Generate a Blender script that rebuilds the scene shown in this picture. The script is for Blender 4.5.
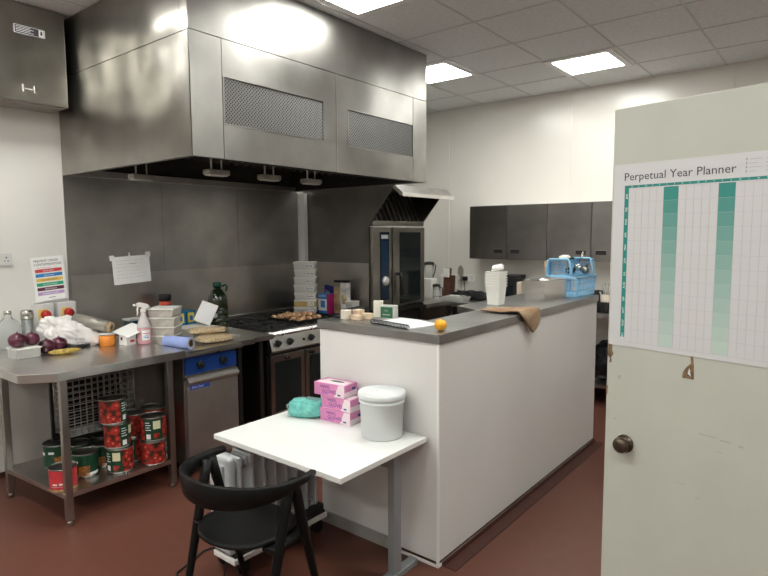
import bpy, bmesh, math, random
from mathutils import Vector, Matrix, noise
random.seed(7)
PI = math.pi
C = bpy.context.scene.collection
scene = bpy.context.scene
for o in list(bpy.data.objects): bpy.data.objects.remove(o)

# ------------------------------------------------------------------ camera, world, exposure
cam_data = bpy.data.cameras.new('camera')
cam = bpy.data.objects.new('camera', cam_data); C.objects.link(cam)
F_PX, YAW, PITCH, ROLL = 576.7, .676, .092, -.005
cam_data.sensor_fit = 'HORIZONTAL'; cam_data.sensor_width = 36.0
cam_data.lens = F_PX*36.0/768.0
cam_data.clip_start = .05
_F = Vector((-math.sin(YAW)*math.cos(PITCH), math.cos(YAW)*math.cos(PITCH), -math.sin(PITCH)))
_R = Vector((math.cos(YAW), math.sin(YAW), 0)); _U = _R.cross(_F)
_R2 = _R*math.cos(ROLL)+_U*math.sin(ROLL); _U2 = -_R*math.sin(ROLL)+_U*math.cos(ROLL)
m4 = Matrix((( _R2.x,_U2.x,-_F.x,0),(_R2.y,_U2.y,-_F.y,0),(_R2.z,_U2.z,-_F.z,1.7),(0,0,0,1)))
cam.matrix_world = m4
scene.camera = cam
world = bpy.data.worlds.new('world'); scene.world = world; world.use_nodes = True
world.node_tree.nodes['Background'].inputs[0].default_value = (.8,.85,1,1)
world.node_tree.nodes['Background'].inputs[1].default_value = .05
scene.view_settings.view_transform = 'Standard'
scene.view_settings.look = 'None'
scene.view_settings.gamma = 1
scene.view_settings.use_curve_mapping = False
scene.view_settings.exposure = 0.74
LAMP = 20.0          # radiance of the ceiling panels

# ------------------------------------------------------------------ materials
def mat(name, col, rough=.5, metal=0, var=0, vscale=8, bump=0, bscale=60, stretch=None, trans=0, ior=1.45, alpha=1,
        emit=None, estr=0, coat=0, col2=None, spec=.5):
    m = bpy.data.materials.new(name); m.use_nodes = True
    nt = m.node_tree; b = nt.nodes['Principled BSDF']
    b.inputs['Base Color'].default_value = (*col, 1)
    b.inputs['Roughness'].default_value = rough
    b.inputs['Metallic'].default_value = metal
    b.inputs['Transmission Weight'].default_value = trans
    b.inputs['IOR'].default_value = ior
    b.inputs['Alpha'].default_value = alpha
    b.inputs['Coat Weight'].default_value = coat
    b.inputs['Specular IOR Level'].default_value = spec
    if emit: b.inputs['Emission Color'].default_value = (*emit, 1); b.inputs['Emission Strength'].default_value = estr
    tc = nt.nodes.new('ShaderNodeTexCoord'); src = tc.outputs['Object']
    if stretch:
        mp = nt.nodes.new('ShaderNodeMapping'); mp.inputs['Scale'].default_value = stretch
        nt.links.new(src, mp.inputs[0]); src = mp.outputs[0]
    if var or col2:
        n = nt.nodes.new('ShaderNodeTexNoise'); n.inputs['Scale'].default_value = vscale; n.inputs['Detail'].default_value = 5
        nt.links.new(src, n.inputs['Vector'])
        cr = nt.nodes.new('ShaderNodeValToRGB')
        c2 = col2 or tuple(max(0, c*(1-var)) for c in col)
        c1 = col if col2 else tuple(min(1, c*(1+var)) for c in col)
        cr.color_ramp.elements[0].position = .35; cr.color_ramp.elements[1].position = .65
        cr.color_ramp.elements[0].color = (*c2, 1); cr.color_ramp.elements[1].color = (*c1, 1)
        nt.links.new(n.outputs[0], cr.inputs[0]); nt.links.new(cr.outputs[0], b.inputs['Base Color'])
    if bump:
        n2 = nt.nodes.new('ShaderNodeTexNoise'); n2.inputs['Scale'].default_value = bscale; n2.inputs['Detail'].default_value = 3
        nt.links.new(src, n2.inputs['Vector'])
        bp = nt.nodes.new('ShaderNodeBump'); bp.inputs['Strength'].default_value = bump; bp.inputs['Distance'].default_value = .01
        nt.links.new(n2.outputs[0], bp.inputs['Height']); nt.links.new(bp.outputs[0], b.inputs['Normal'])
    return m

def steel(name, col, rough, grain=(1,1,40), dent=.02, dscale=2.2, gr=.08, aniso=0):
    """brushed sheet steel: stretched grain in roughness, broad shallow dents in the normal"""
    m = bpy.data.materials.new(name); m.use_nodes = True
    nt = m.node_tree; b = nt.nodes['Principled BSDF']
    b.inputs['Metallic'].default_value = 1
    if aniso:
        b.inputs['Anisotropic'].default_value = aniso
        tg = nt.nodes.new('ShaderNodeTangent'); tg.direction_type = 'RADIAL'; tg.axis = 'Z'; nt.links.new(tg.outputs[0], b.inputs['Tangent'])
    tc = nt.nodes.new('ShaderNodeTexCoord')
    mp = nt.nodes.new('ShaderNodeMapping'); mp.inputs['Scale'].default_value = grain
    nt.links.new(tc.outputs['Object'], mp.inputs[0])
    n = nt.nodes.new('ShaderNodeTexNoise'); n.inputs['Scale'].default_value = 6; n.inputs['Detail'].default_value = 6
    nt.links.new(mp.outputs[0], n.inputs['Vector'])
    mr = nt.nodes.new('ShaderNodeMapRange'); mr.inputs[3].default_value = rough-gr; mr.inputs[4].default_value = rough+gr
    nt.links.new(n.outputs[0], mr.inputs[0]); nt.links.new(mr.outputs[0], b.inputs['Roughness'])
    s = nt.nodes.new('ShaderNodeTexNoise'); s.inputs['Scale'].default_value = 3.5; s.inputs['Detail'].default_value = 8
    nt.links.new(tc.outputs['Object'], s.inputs['Vector'])
    cr = nt.nodes.new('ShaderNodeValToRGB')
    cr.color_ramp.elements[0].position = .3; cr.color_ramp.elements[1].position = .7
    cr.color_ramp.elements[0].color = (*[c*.82 for c in col], 1); cr.color_ramp.elements[1].color = (*[min(1,c*1.1) for c in col], 1)
    nt.links.new(s.outputs[0], cr.inputs[0]); nt.links.new(cr.outputs[0], b.inputs['Base Color'])
    d = nt.nodes.new('ShaderNodeTexNoise'); d.inputs['Scale'].default_value = dscale; d.inputs['Detail'].default_value = 1
    nt.links.new(tc.outputs['Object'], d.inputs['Vector'])
    bp = nt.nodes.new('ShaderNodeBump'); bp.inputs['Strength'].default_value = 1; bp.inputs['Distance'].default_value = dent
    nt.links.new(d.outputs[0], bp.inputs['Height']); nt.links.new(bp.outputs[0], b.inputs['Normal'])
    return m

M = {}
M['wall'] = mat('wall_white', (.74,.725,.69), .38, var=.03, vscale=1.5, bump=.04, bscale=4)
M['wall_gloss'] = mat('wall_cladding', (.76,.735,.685), .22, var=.02, vscale=1.5)
M['ceil'] = mat('ceiling_tile', (.70,.71,.71), .9, var=.05, vscale=30, bump=.1, bscale=150)
M['grid'] = mat('ceiling_grid', (.56,.56,.55), .6)
M['floor'] = mat('floor_red', (.122,.044,.029), .42, var=.05, vscale=14, bump=.12, bscale=220)
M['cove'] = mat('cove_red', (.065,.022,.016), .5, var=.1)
M['steel'] = steel('steel_hood', (.35,.34,.32), .38, (1,1,.5), .05, 1.4, .035)
M['steel_side'] = steel('steel_hood_side', (.35,.335,.305), .31, (1,1,.5), .075, 2.0, .035)
M['splash'] = steel('steel_splash', (.42,.41,.39), .30, (6,6,.15), .014, 2.0, .03)
M['band'] = steel('steel_lit_band', (.54,.52,.49), .33, (.3,.3,9), .006, 3, .07)  # lighter than the sheets above: light below the hood shadow, painted in
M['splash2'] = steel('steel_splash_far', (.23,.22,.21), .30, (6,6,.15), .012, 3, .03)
M['bench'] = steel('steel_bench', (.62,.61,.59), .30, (.05,1,1), .004, 5, .08)
M['legst'] = steel('steel_leg', (.42,.40,.37), .35, (1,1,.05), .002, 8)
M['door_st'] = steel('steel_door', (.50,.48,.45), .5, (1,1,.05), .004, 4)
M['oven'] = steel('steel_oven', (.42,.40,.36), .30, (1,1,.05), .004, 5)
M['cap'] = steel('steel_cap', (.36,.36,.35), .33, (1,.05,1), .003, 6)
M['dark'] = mat('dark_metal', (.035,.033,.03), .45, metal=.6)
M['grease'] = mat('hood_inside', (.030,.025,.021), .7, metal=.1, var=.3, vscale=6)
M['black'] = mat('black', (.012,.012,.013), .45)
M['wire'] = mat('grille_wire', (.27,.27,.265), .4, metal=.3)
M['basketwire'] = mat('basket_wire', (.30,.30,.29), .4, metal=.2)
M['castiron'] = mat('cast_iron', (.03,.03,.03), .55, var=.3, vscale=20)
M['blackglass'] = mat('black_glass', (.012,.017,.017), .08)
M['blueglass'] = mat('blue_glass', (.008,.02,.04), .08)
M['white'] = mat('white_paint', (.78,.77,.75), .4)
M['island'] = mat('island_white', (.74,.73,.715), .35, var=.02, vscale=2)
M['island_trim'] = mat('island_trim', (.86,.85,.83), .35)
M['desk'] = mat('desk_white', (.78,.785,.77), .3, var=.01)
M['deskleg'] = mat('desk_grey', (.28,.30,.31), .4, metal=.3)
M['door'] = mat('door_paint', (.50,.515,.455), .5, var=.03, vscale=5)
M['chip'] = mat('bare_wood', (.20,.13,.07), .8, var=.4, vscale=60)
M['paper'] = mat('paper', (.84,.84,.85), .6)
M['planner'] = mat('planner_paper', (.62,.62,.63), .55)
M['paper2'] = mat('paper_white', (.88,.88,.87), .6)
M['ink'] = mat('ink_grey', (.06,.06,.07), .6)
M['inklight'] = mat('ink_light', (.46,.47,.49), .6)
M['inkmid'] = mat('ink_mid', (.30,.31,.32), .6)
M['gridpink'] = mat('grid_pink', (.52,.47,.49), .6)
M['teal'] = mat('print_teal', (.015,.24,.21), .5)
for i in range(12):
    t = i/11; a = (.03,.25,.22); b_ = (.50,.62,.56)
    M['teal%d'%i] = mat('print_teal_%d'%i, tuple(a[k]*(1-t)+b_[k]*t for k in range(3)), .55)
M['clear'] = mat('clear_plastic', (.9,.93,.93), .12, trans=.85, ior=1.2, alpha=.75)
M['cloudy'] = mat('cloudy_plastic', (.72,.72,.69), .3, trans=.35, ior=1.2)
M['tubfull'] = mat('tub_with_food', (.46,.42,.37), .35, var=.15, vscale=20)
M['lid'] = mat('white_lid', (.84,.83,.78), .35)
M['bucket'] = mat('bucket_white', (.80,.83,.83), .3, trans=.1, ior=1.2)
M['blackwood'] = mat('black_wood', (.006,.006,.006), .45, bump=.05, bscale=90, spec=.2)
M['heater'] = mat('heater_white', (.50,.52,.54), .35)
M['rednob'] = mat('red_knob', (.42,.02,.015), .3)
M['yellow'] = mat('yellow_plate', (.80,.55,.12), .4)
M['scrawl'] = mat('pencil', (.55,.55,.57), .6)
M['switch'] = mat('switch_grey', (.62,.62,.61), .4)
M['blue'] = mat('panel_blue', (.010,.045,.21), .35)
M['redlabel'] = mat('red_can_label', (.62,.05,.06), .4)
M['gold'] = mat('gold_rim', (.65,.48,.22), .35, metal=.6)
M['tin'] = mat('tin', (.55,.54,.50), .25, metal=1)
M['tindark'] = mat('tin_dark', (.30,.30,.28), .3, metal=1)
M['green'] = mat('label_green', (.006,.052,.024), .4)
M['cream'] = mat('label_cream', (.68,.66,.44), .5)
M['beans'] = mat('label_beans', (.50,.24,.05), .5, col2=(.16,.05,.02), vscale=70)
# tomatoes printed on a label
mt = bpy.data.materials.new('label_tomato'); mt.use_nodes = True; nt = mt.node_tree
v = nt.nodes.new('ShaderNodeTexVoronoi'); v.inputs['Scale'].default_value = 34
tcn = nt.nodes.new('ShaderNodeTexCoord'); nt.links.new(tcn.outputs['Object'], v.inputs['Vector'])
cr = nt.nodes.new('ShaderNodeValToRGB'); e = cr.color_ramp.elements
e[0].position = .05; e[0].color = (.85,.40,.28,1); e[1].position = .75; e[1].color = (.04,.02,.01,1)
k_ = e.new(.22); k_.color = (.46,.04,.03,1); k2_ = e.new(.5); k2_.color = (.34,.02,.015,1)
nt.links.new(v.outputs['Distance'], cr.inputs[0]); nt.links.new(cr.outputs[0], nt.nodes['Principled BSDF'].inputs['Base Color'])
nt.nodes['Principled BSDF'].inputs['Roughness'].default_value = .4
M['tomato'] = mt
M['onion'] = mat('onion_skin', (.075,.012,.030), .25, var=.5, vscale=14, stretch=(1,1,.2), coat=.3)
M['banana'] = mat('banana_skin', (.62,.46,.10), .5, col2=(.28,.17,.04), vscale=40)
M['bag'] = mat('carrier_bag', (.76,.73,.72), .35, var=.06, vscale=9, bump=.6, bscale=14)
M['bagprint'] = mat('bag_print', (.20,.22,.20), .4)
M['card'] = mat('cardboard', (.42,.30,.17), .8, var=.12, vscale=15)
M['film'] = mat('foil_roll', (.34,.32,.28), .35, metal=.4, var=.2, vscale=9)
M['orangejar'] = mat('orange_spread', (.72,.24,.03), .35)
M['orangefruit'] = mat('orange_peel', (.92,.42,.02), .45, bump=.25, bscale=260)
M['pink'] = mat('pink_liquid', (.78,.42,.46), .3, trans=.2)
M['spray'] = mat('spray_plastic', (.78,.72,.73), .3, trans=.25)
M['tealbox'] = mat('teal_tub', (.012,.05,.06), .3)
M['bluepaper'] = mat('blue_roll_paper', (.33,.42,.78), .8, bump=.2, bscale=60)
M['oil'] = mat('dark_oil_bottle', (.012,.022,.008), .12, coat=.5)
M['oilcap'] = mat('green_cap', (.01,.07,.045), .4)
M['oats'] = mat('oat_bag', (.66,.52,.33), .4, col2=(.36,.25,.13), vscale=90, bump=.5, bscale=90, coat=.4)
M['bluebox'] = mat('blue_carton', (.02,.20,.38), .4)
M['yellowlab'] = mat('yellow_label', (.85,.68,.10), .5)
M['saucered'] = mat('sauce_label', (.62,.08,.04), .4)
M['pinkbox'] = mat('glove_pink', (.66,.24,.46), .45, var=.1, vscale=8)
M['pinkbox2'] = mat('glove_pale', (.80,.68,.72), .45)
M['navy'] = mat('navy_print', (.03,.03,.22), .5)
M['royal'] = mat('royal_blue', (.03,.08,.42), .4)
M['violet'] = mat('violet_print', (.45,.16,.55), .5)
M['aqua'] = mat('aqua_gloves', (.16,.66,.58), .4, col2=(.06,.42,.38), vscale=35, bump=.6, bscale=45)
M['wrap'] = mat('clear_wrap', (.85,.95,.94), .1, trans=.8, ior=1.1, alpha=.45)
M['basket'] = mat('basket_blue', (.30,.60,.84), .4)
M['cloth'] = mat('brown_cloth', (.40,.29,.18), .9, col2=(.27,.15,.09), vscale=7, bump=.4, bscale=180)
M['pastry'] = mat('baked_pastry', (.74,.50,.30), .7, col2=(.48,.23,.10), vscale=45, bump=.8, bscale=60)
M['wood'] = mat('dark_wood', (.10,.04,.025), .5, var=.3, vscale=20)
M['woodlt'] = mat('pale_wood', (.62,.48,.34), .6, var=.2, vscale=15)
M['mustard'] = mat('mustard', (.50,.36,.12), .4)
M['magenta'] = mat('magenta_print', (.36,.01,.13), .4)
M['blueprint'] = mat('box_blue', (.05,.25,.60), .4)
M['greenglass'] = mat('green_box', (.03,.13,.07), .2)
M['cardpale'] = mat('pale_card', (.70,.64,.55), .6)
M['beige'] = mat('beige_plastic', (.50,.43,.35), .4)
for n_, c_ in dict(p_red=(.62,.06,.07), p_blue=(.03,.22,.55), p_yellow=(.80,.55,.12), p_green=(.02,.38,.20), p_brown=(.13,.03,.06), p_purple=(.52,.35,.62)).items():
    M[n_] = mat(n_, c_, .5)
md = bpy.data.materials.new('diffuser_light'); md.use_nodes = True
pb = md.node_tree.nodes['Principled BSDF']; pb.inputs['Base Color'].default_value = (.9,.9,.9,1)
pb.inputs['Emission Color'].default_value = (.985,.99,.935,1); pb.inputs['Emission Strength'].default_value = LAMP
M['diffuser'] = md

# ------------------------------------------------------------------ mesh builder
class MB:
    def __init__(s): s.bm = bmesh.new(); s.mats = []; s.cur = 0
    def use(s, m):
        m = M[m] if isinstance(m, str) else m
        if m not in s.mats: s.mats.append(m)
        s.cur = s.mats.index(m); return s
    def _add(s, t, smooth=False, mx=None):
        if mx is not None: bmesh.ops.transform(t, matrix=mx, verts=t.verts)
        for f in t.faces: f.material_index = s.cur; f.smooth = smooth
        me = bpy.data.meshes.new('tmp'); t.to_mesh(me); t.free(); s.bm.from_mesh(me); bpy.data.meshes.remove(me); return s
    def box(s, x0,x1,y0,y1,z0,z1, bev=0, mx=None, seg=2):
        t = bmesh.new(); bmesh.ops.create_cube(t, size=1)
        for v in t.verts: v.co = Vector(((x0+x1)/2+v.co.x*(x1-x0), (y0+y1)/2+v.co.y*(y1-y0), (z0+z1)/2+v.co.z*(z1-z0)))
        if bev: bmesh.ops.bevel(t, geom=t.edges[:], offset=bev, segments=seg, affect='EDGES', profile=.6)
        return s._add(t, bool(bev) and seg > 2, mx)
    def lathe(s, prof, seg=24, mx=None, smooth=True, caps=True):
        t = bmesh.new(); rings = []
        for r, z in prof:
            rings.append([t.verts.new((r*math.cos(2*PI*i/seg), r*math.sin(2*PI*i/seg), z)) for i in range(seg)])
        for a, b in zip(rings, rings[1:]):
            for i in range(seg): t.faces.new((a[i], a[(i+1)%seg], b[(i+1)%seg], b[i]))
        if caps: t.faces.new(rings[0][::-1]); t.faces.new(rings[-1])
        bmesh.ops.recalc_face_normals(t, faces=t.faces[:])
        for f in t.faces: f.material_index = s.cur; f.smooth = smooth and len(f.verts) == 4
        if mx is not None: bmesh.ops.transform(t, matrix=mx, verts=t.verts)
        me = bpy.data.meshes.new('tmp'); t.to_mesh(me); t.free(); s.bm.from_mesh(me); bpy.data.meshes.remove(me); return s
    def cyl(s, p0, p1, r0, r1=None, seg=12, smooth=True):
        p0 = Vector(p0); p1 = Vector(p1); d = p1-p0; r1 = r0 if r1 is None else r1
        mx = Matrix.Translation(p0) @ d.to_track_quat('Z','Y').to_matrix().to_4x4()
        return s.lathe([(r0,0),(r1,d.length)], seg, mx, smooth)
    def tube(s, pts, r, seg=8, closed=False):
        pts = [Vector(p) for p in pts]; rad = r if isinstance(r, (list,tuple)) else [r]*len(pts)
        t = bmesh.new(); rings = []; n = len(pts); ref = None
        for i, p in enumerate(pts):
            a = pts[(i-1)%n] if (closed or i) else p; b = pts[(i+1)%n] if (closed or i < n-1) else p
            d = (b-a).normalized()
            if ref is None: ref = Vector((0,0,1)) if abs(d.z) < .9 else Vector((1,0,0))
            u = ref-d*ref.dot(d)
            if u.length < 1e-4: u = d.orthogonal()
            u.normalize(); w = d.cross(u); ref = u
            rings.append([t.verts.new(p+(u*math.cos(2*PI*k/seg)+w*math.sin(2*PI*k/seg))*rad[i]) for k in range(seg)])
        pr = list(zip(rings, rings[1:])) + ([(rings[-1], rings[0])] if closed else [])
        for a, b in pr:
            for k in range(seg): t.faces.new((a[k], a[(k+1)%seg], b[(k+1)%seg], b[k]))
        if not closed: t.faces.new(rings[0][::-1]); t.faces.new(rings[-1])
        bmesh.ops.recalc_face_normals(t, faces=t.faces[:])
        return s._add(t, True)
    def sweep(s, pts, wh, lean=0):
        """rectangular band swept along pts; wh = (thickness, height) per point; chamfered corners"""
        pts = [Vector(p) for p in pts]; t = bmesh.new(); rings = []; n = len(pts)
        for i, p in enumerate(pts):
            d = (pts[min(i+1,n-1)]-pts[max(i-1,0)]).normalized()
            side = d.cross(Vector((0,0,1))).normalized(); up = side.cross(d).normalized()
            w, h = wh[i]; c = min(w, h)*.25; ring = []
            for a, b in ((-w/2+c,-h/2),(w/2-c,-h/2),(w/2,-h/2+c),(w/2,h/2-c),(w/2-c,h/2),(-w/2+c,h/2),(-w/2,h/2-c),(-w/2,-h/2+c)):
                ring.append(t.verts.new(p+side*(a+lean*b)+up*b))
            rings.append(ring)
        for a, b in zip(rings, rings[1:]):
            for k in range(8): t.faces.new((a[k], a[(k+1)%8], b[(k+1)%8], b[k]))
        t.faces.new(rings[0][::-1]); t.faces.new(rings[-1])
        bmesh.ops.recalc_face_normals(t, faces=t.faces[:])
        return s._add(t, True)
    def prism(s, poly, a, b, axis='z', bev=0, mx=None):
        """polygon extruded between a and b along an axis; poly in the other two axes (xy, xz or yz)"""
        t = bmesh.new()
        def P(u, v, w): return {'z': (u,v,w), 'y': (u,w,v), 'x': (w,u,v)}[axis]
        A = [t.verts.new(P(u,v,a)) for u, v in poly]; B = [t.verts.new(P(u,v,b)) for u, v in poly]
        n = len(poly)
        for i in range(n): t.faces.new((A[i], A[(i+1)%n], B[(i+1)%n], B[i]))
        t.faces.new(A[::-1]); t.faces.new(B)
        bmesh.ops.recalc_face_normals(t, faces=t.faces[:])
        if bev: bmesh.ops.bevel(t, geom=t.edges[:], offset=bev, segments=2, affect='EDGES', profile=.6)
        return s._add(t, False, mx)
    def blob(s, c, r, amp=.1, freq=3, seed=0, sub=4, flat=None, mx=None, power=1):
        t = bmesh.new(); bmesh.ops.create_icosphere(t, subdivisions=sub, radius=1)
        for v in t.verts:
            n = noise.noise(v.co*freq+Vector((seed*7.1, seed*3.3, seed)))+.5*noise.noise(v.co*freq*2.3+Vector((seed,seed,seed)))
            d = v.co.copy()
            if power != 1: d = Vector([math.copysign(abs(k)**power, k) for k in d])
            q = d*(1+amp*n); v.co = Vector((c[0]+q.x*r[0], c[1]+q.y*r[1], c[2]+q.z*r[2]))
            if flat is not None: v.co.z = max(v.co.z, flat)
        return s._add(t, True, mx)
    def patch(s, r, a0, a1, z0, z1, n=8, c=(0,0), mx=None):
        """label patch lying on a cylinder, angles in degrees"""
        t = bmesh.new(); lo = []; hi = []
        for i in range(n+1):
            a = math.radians(a0+(a1-a0)*i/n)
            lo.append(t.verts.new((c[0]+r*math.cos(a), c[1]+r*math.sin(a), z0))); hi.append(t.verts.new((c[0]+r*math.cos(a), c[1]+r*math.sin(a), z1)))
        for i in range(n): t.faces.new((lo[i], lo[i+1], hi[i+1], hi[i]))
        return s._add(t, True, mx)
    def quad(s, pts):
        t = bmesh.new(); t.faces.new([t.verts.new(p) for p in pts]); return s._add(t)
    def text(s, body, size, mx, ext=.0004, align='LEFT', sx=1):
        cu = bpy.data.curves.new('t', 'FONT'); cu.body = body; cu.size = size; cu.extrude = ext; cu.align_x = align; cu.resolution_u = 2
        ob = bpy.data.objects.new('t', cu); C.objects.link(ob)
        dg = bpy.context.evaluated_depsgraph_get(); me = bpy.data.meshes.new_from_object(ob.evaluated_get(dg))
        t = bmesh.new(); t.from_mesh(me); bpy.data.meshes.remove(me)
        bpy.data.objects.remove(ob); bpy.data.curves.remove(cu)
        return s._add(t, False, mx @ Matrix.Diagonal((sx,1,1,1)))
    def build(s, name, parent=None, loc=None, label=None, mods=None):
        if not s.mats: s.use('white')
        me = bpy.data.meshes.new(name); s.bm.to_mesh(me); s.bm.free()
        for m in s.mats: me.materials.append(m)
        o = bpy.data.objects.new(name, me); C.objects.link(o)
        if parent is not None: o.parent = parent
        if loc is not None: o.location = loc
        if label: o['label'] = label
        return o

def RX(a): return Matrix.Rotation(a, 4, 'X')
def RY(a): return Matrix.Rotation(a, 4, 'Y')
def RZ(a): return Matrix.Rotation(a, 4, 'Z')
def T(x, y, z): return Matrix.Translation((x, y, z))
# text lying on a wall that faces +X (reads along +Y), on one that faces -Y (reads along +X)
TX = Matrix(((0,0,1,0),(1,0,0,0),(0,1,0,0),(0,0,0,1)))
TY = RX(PI/2)

def thing(name, label, cat, loc=(0,0,0), rz=0, group=None):
    o = bpy.data.objects.new(name, None); C.objects.link(o); o.empty_display_size = .1
    o.location = loc; o.rotation_euler = (0,0,rz); o['label'] = label; o['category'] = cat
    if group: o['group'] = group
    return o
def tag(o, label, cat, group=None):
    o['label'] = label; o['category'] = cat
    if group: o['group'] = group
    return o
def struct(mb, name, label=None):
    o = mb.build(name); o['kind'] = 'structure'
    if label: o['label'] = label
    return o
def kids(o): return [c for c in bpy.data.objects if c.parent == o]
def dup(root, loc, rz=0, label=None, group=None):
    tree = [(c, kids(c)) for c in kids(root)]
    r = root.copy(); C.objects.link(r); r.location = loc; r.rotation_euler = (0,0,rz)
    if label: r['label'] = label
    if group: r['group'] = group
    for ch, gs in tree:
        c = ch.copy(); C.objects.link(c); c.parent = r
        for g in gs:
            d = g.copy(); C.objects.link(d); d.parent = c
    return r

# ------------------------------------------------------------------ room shell
XL, XR, YF, YB, ZC = -4.6, 2.6, -2.8, 6.22, 3.236
struct(MB().use('floor').box(XL-.1, XR+.1, YF-.1, YB+.1, -.1, 0), 'floor')
struct(MB().use('wall').box(XL-.1, XL, YF-.1, YB+.1, 0, ZC), 'wall_left')
struct(MB().use('wall_gloss').box(XL, XR, YB, YB+.1, 0, ZC), 'wall_back')
struct(MB().use('wall').box(XR, XR+.1, YF-.1, YB+.1, 0, ZC), 'wall_right')
struct(MB().use('wall').box(XL, XR, YF-.1, YF, 0, ZC), 'wall_front')
struct(MB().use('ceil').box(XL-.1, XR+.1, YF-.1, YB+.1, ZC, ZC+.1), 'ceiling')
g = MB().use('grid')
xs = [-2.2+.625*i for i in range(-3, 8)]; ys = [5.03+.613*i for i in range(-12, 2)]
for x in xs: g.box(x-.007, x+.007, YF, YB, ZC-.004, ZC-.0005)
for y in ys: g.box(XL, XR, y-.007, y+.007, ZC-.004, ZC-.0005)
struct(g, 'trim_1', 'grey suspended ceiling grid between the tiles')
struct(MB().use('wall_gloss').box(-2.41, -2.385, YB-.006, YB, .9, ZC).box(-3.95,-3.93,YB-.006,YB,.95,ZC).box(-.9,-.88,YB-.006,YB,.9,ZC), 'trim_2', 'joint strips of the white wall cladding')
struct(MB().use('cove').box(XL, XL+.015, YF, YB, 0, .035), 'baseboard_left')
struct(MB().use('cove').box(XL+.015, XR, YB-.015, YB, 0, .12), 'baseboard_back')
# steel splashback sheets on the left wall
for i, (a, b) in enumerate(((1.905, 2.70), (2.703, 3.482), (3.485, 4.262))):
    struct(MB().use('splash').box(XL+.001, XL+.006, a, b, .55, 2.15), 'trim_%d'%(3+i), 'stainless steel splashback sheet')
struct(MB().use('legst').box(XL+.006, XL+.009, 2.696, 2.707, .55, 2.15).box(XL+.006, XL+.009, 3.478, 3.489, .55, 2.15), 'trim_6', 'cover strips between the splashback sheets')
struct(MB().use('paper2').prism([(XL+.001,4.263),(XL+.03,4.263),(XL+.085,4.285),(XL+.085,4.330),(XL+.001,4.330)], .95, 2.14), 'trim_7', 'white corner boxing at the end of the splashback')
struct(MB().use('band').box(XL+.006, XL+.010, 1.925, 4.260, .55, 1.40), 'trim_9', 'lower horizontally brushed steel splash strip, lighter to paint the light below the hood shadow')  # paints the brighter zone under the edge of the hood's shadow
# partition wall that carries the open door
struct(MB().use('wall').box(.24, XR, 1.72, 1.82, 0, ZC), 'wall_partition')

# open door on the right, its free edge towards the island
DA = math.atan2(-.2128, .9771)
dr = MB().use('door').box(0, .84, 0, .042, .012, 2.10, .003)
door = dr.build('door_1'); door['kind'] = 'structure'; door['label'] = 'pale grey painted door standing open on the right'
door.location = (-.612, 1.966, 0); door.rotation_euler = (0, 0, DA)
ch = MB().use('chip')
ch.prism([(.003,1.333),(.018,1.33),(.016,1.312),(.022,1.30),(.014,1.288),(.016,1.272),(.008,1.268),(.010,1.285),(.001,1.292)], -.0012, .0002, 'y')
ch.prism([(.246,1.262),(.280,1.262),(.279,1.30),(.275,1.334),(.268,1.334),(.270,1.31),(.258,1.297),(.248,1.28)], -.0012, .0002, 'y')
ch.prism([(.0,1.19),(.006,1.19),(.004,1.16),(.0,1.155)], -.0012, .0002, 'y')
ch.use('paper').prism([(.262,1.278),(.270,1.285),(.266,1.295),(.272,1.27)], -.0016, -.001, 'y')
ch.use(mat('door_scuff', (.40,.40,.35), .7))
for (a, z, l, h_) in ((.30,1.10,.05,.003),(.36,1.095,.03,.004),(.41,1.09,.012,.006),(.04,1.22,.01,.012),(.03,1.08,.012,.004),(.24,.93,.03,.002),(.30,.90,.012,.003),(.35,1.06,.02,.002)):
    ch.box(a, a+l, -.0006, .0002, z, z+h_)
ch.build('chipped_paint', door, label='bare brown patches where paint has torn off')
kn = MB().use(mat('bronze', (.10,.075,.055), .3, metal=.8))
kmx = T(.072, 0, 1.006) @ RX(PI/2)
kn.lathe([(.030,0),(.030,.004),(.013,.006),(.012,.012),(.022,.017),(.0265,.026),(.024,.036),(.013,.041),(.004,.042)], 28, kmx)
kn.build('door_knob', door, label='dark bronze round knob')
struct(MB().use('door').box(.215,.245,1.70,1.86,0,2.14).box(.215,.245,1.70,1.86,2.14,ZC), 'trim_8', 'door post at the hinge side')

# year planner stuck to the door (in the door's own frame)
pl = thing('wall_planner', 'large white year planner poster with teal weekend columns, stuck on the open door', 'poster', door.location, DA)
pm = MB().use('planner').box(.006, .835, -.0022, -.0008, 1.332, 1.921)
pm.build('sheet', pl)
gr = MB()
y0, y1 = -.0026, -.0021
DW, S0, ZT, ZBt = .02226, .058, 1.842, 1.348
rows = [ZT-(ZT-ZBt)*i/12 for i in range(13)]
gr.use('teal').box(.044, .058, y0, y1, 1.362, 1.853)
gr.box(.044, .832, y0, y1, 1.845, 1.853)
for k in range(5):
    a = S0+DW*(5+7*k)
    for i in range(12):
        gr.use('teal%d'%i).box(a, a+2*DW, y0, y1, rows[i+1], rows[i])
gr.use('inklight')
for i in range(13): gr.box(.058, .832, y0-.0002, y0, rows[i]-.0003, rows[i]+.0003)
gr.use('gridpink')
for k in range(1, 36):
    x = S0+DW*k
    if x < .83: gr.box(x-.0003, x+.0003, y0+.0001 if (k % 7) in (6,) else y0-.0003, y0+.0002 if (k % 7) in (6,) else y0, ZBt, ZT)
gr.build('grid', pl)
lt = MB().use('ink')
lt.text('Perpetual Year Planner', .0352, T(.040, -.0024, 1.869) @ TY, .0002, sx=1.0)
lt.build('title_lettering', pl)
lt = MB().use('inkmid')
for i in range(4): lt.box(.392, .395, -.0027, -.0022, 1.866+.011*i, 1.872+.011*i); lt.box(.40, .42+.012*(i%2), -.0027, -.0022, 1.868+.011*i, 1.8688+.011*i); lt.box(.44, .60, -.0027, -.0022, 1.868+.011*i, 1.8688+.011*i)
lt.build('info_lines', pl)
lt = MB().use('paper2')
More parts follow.
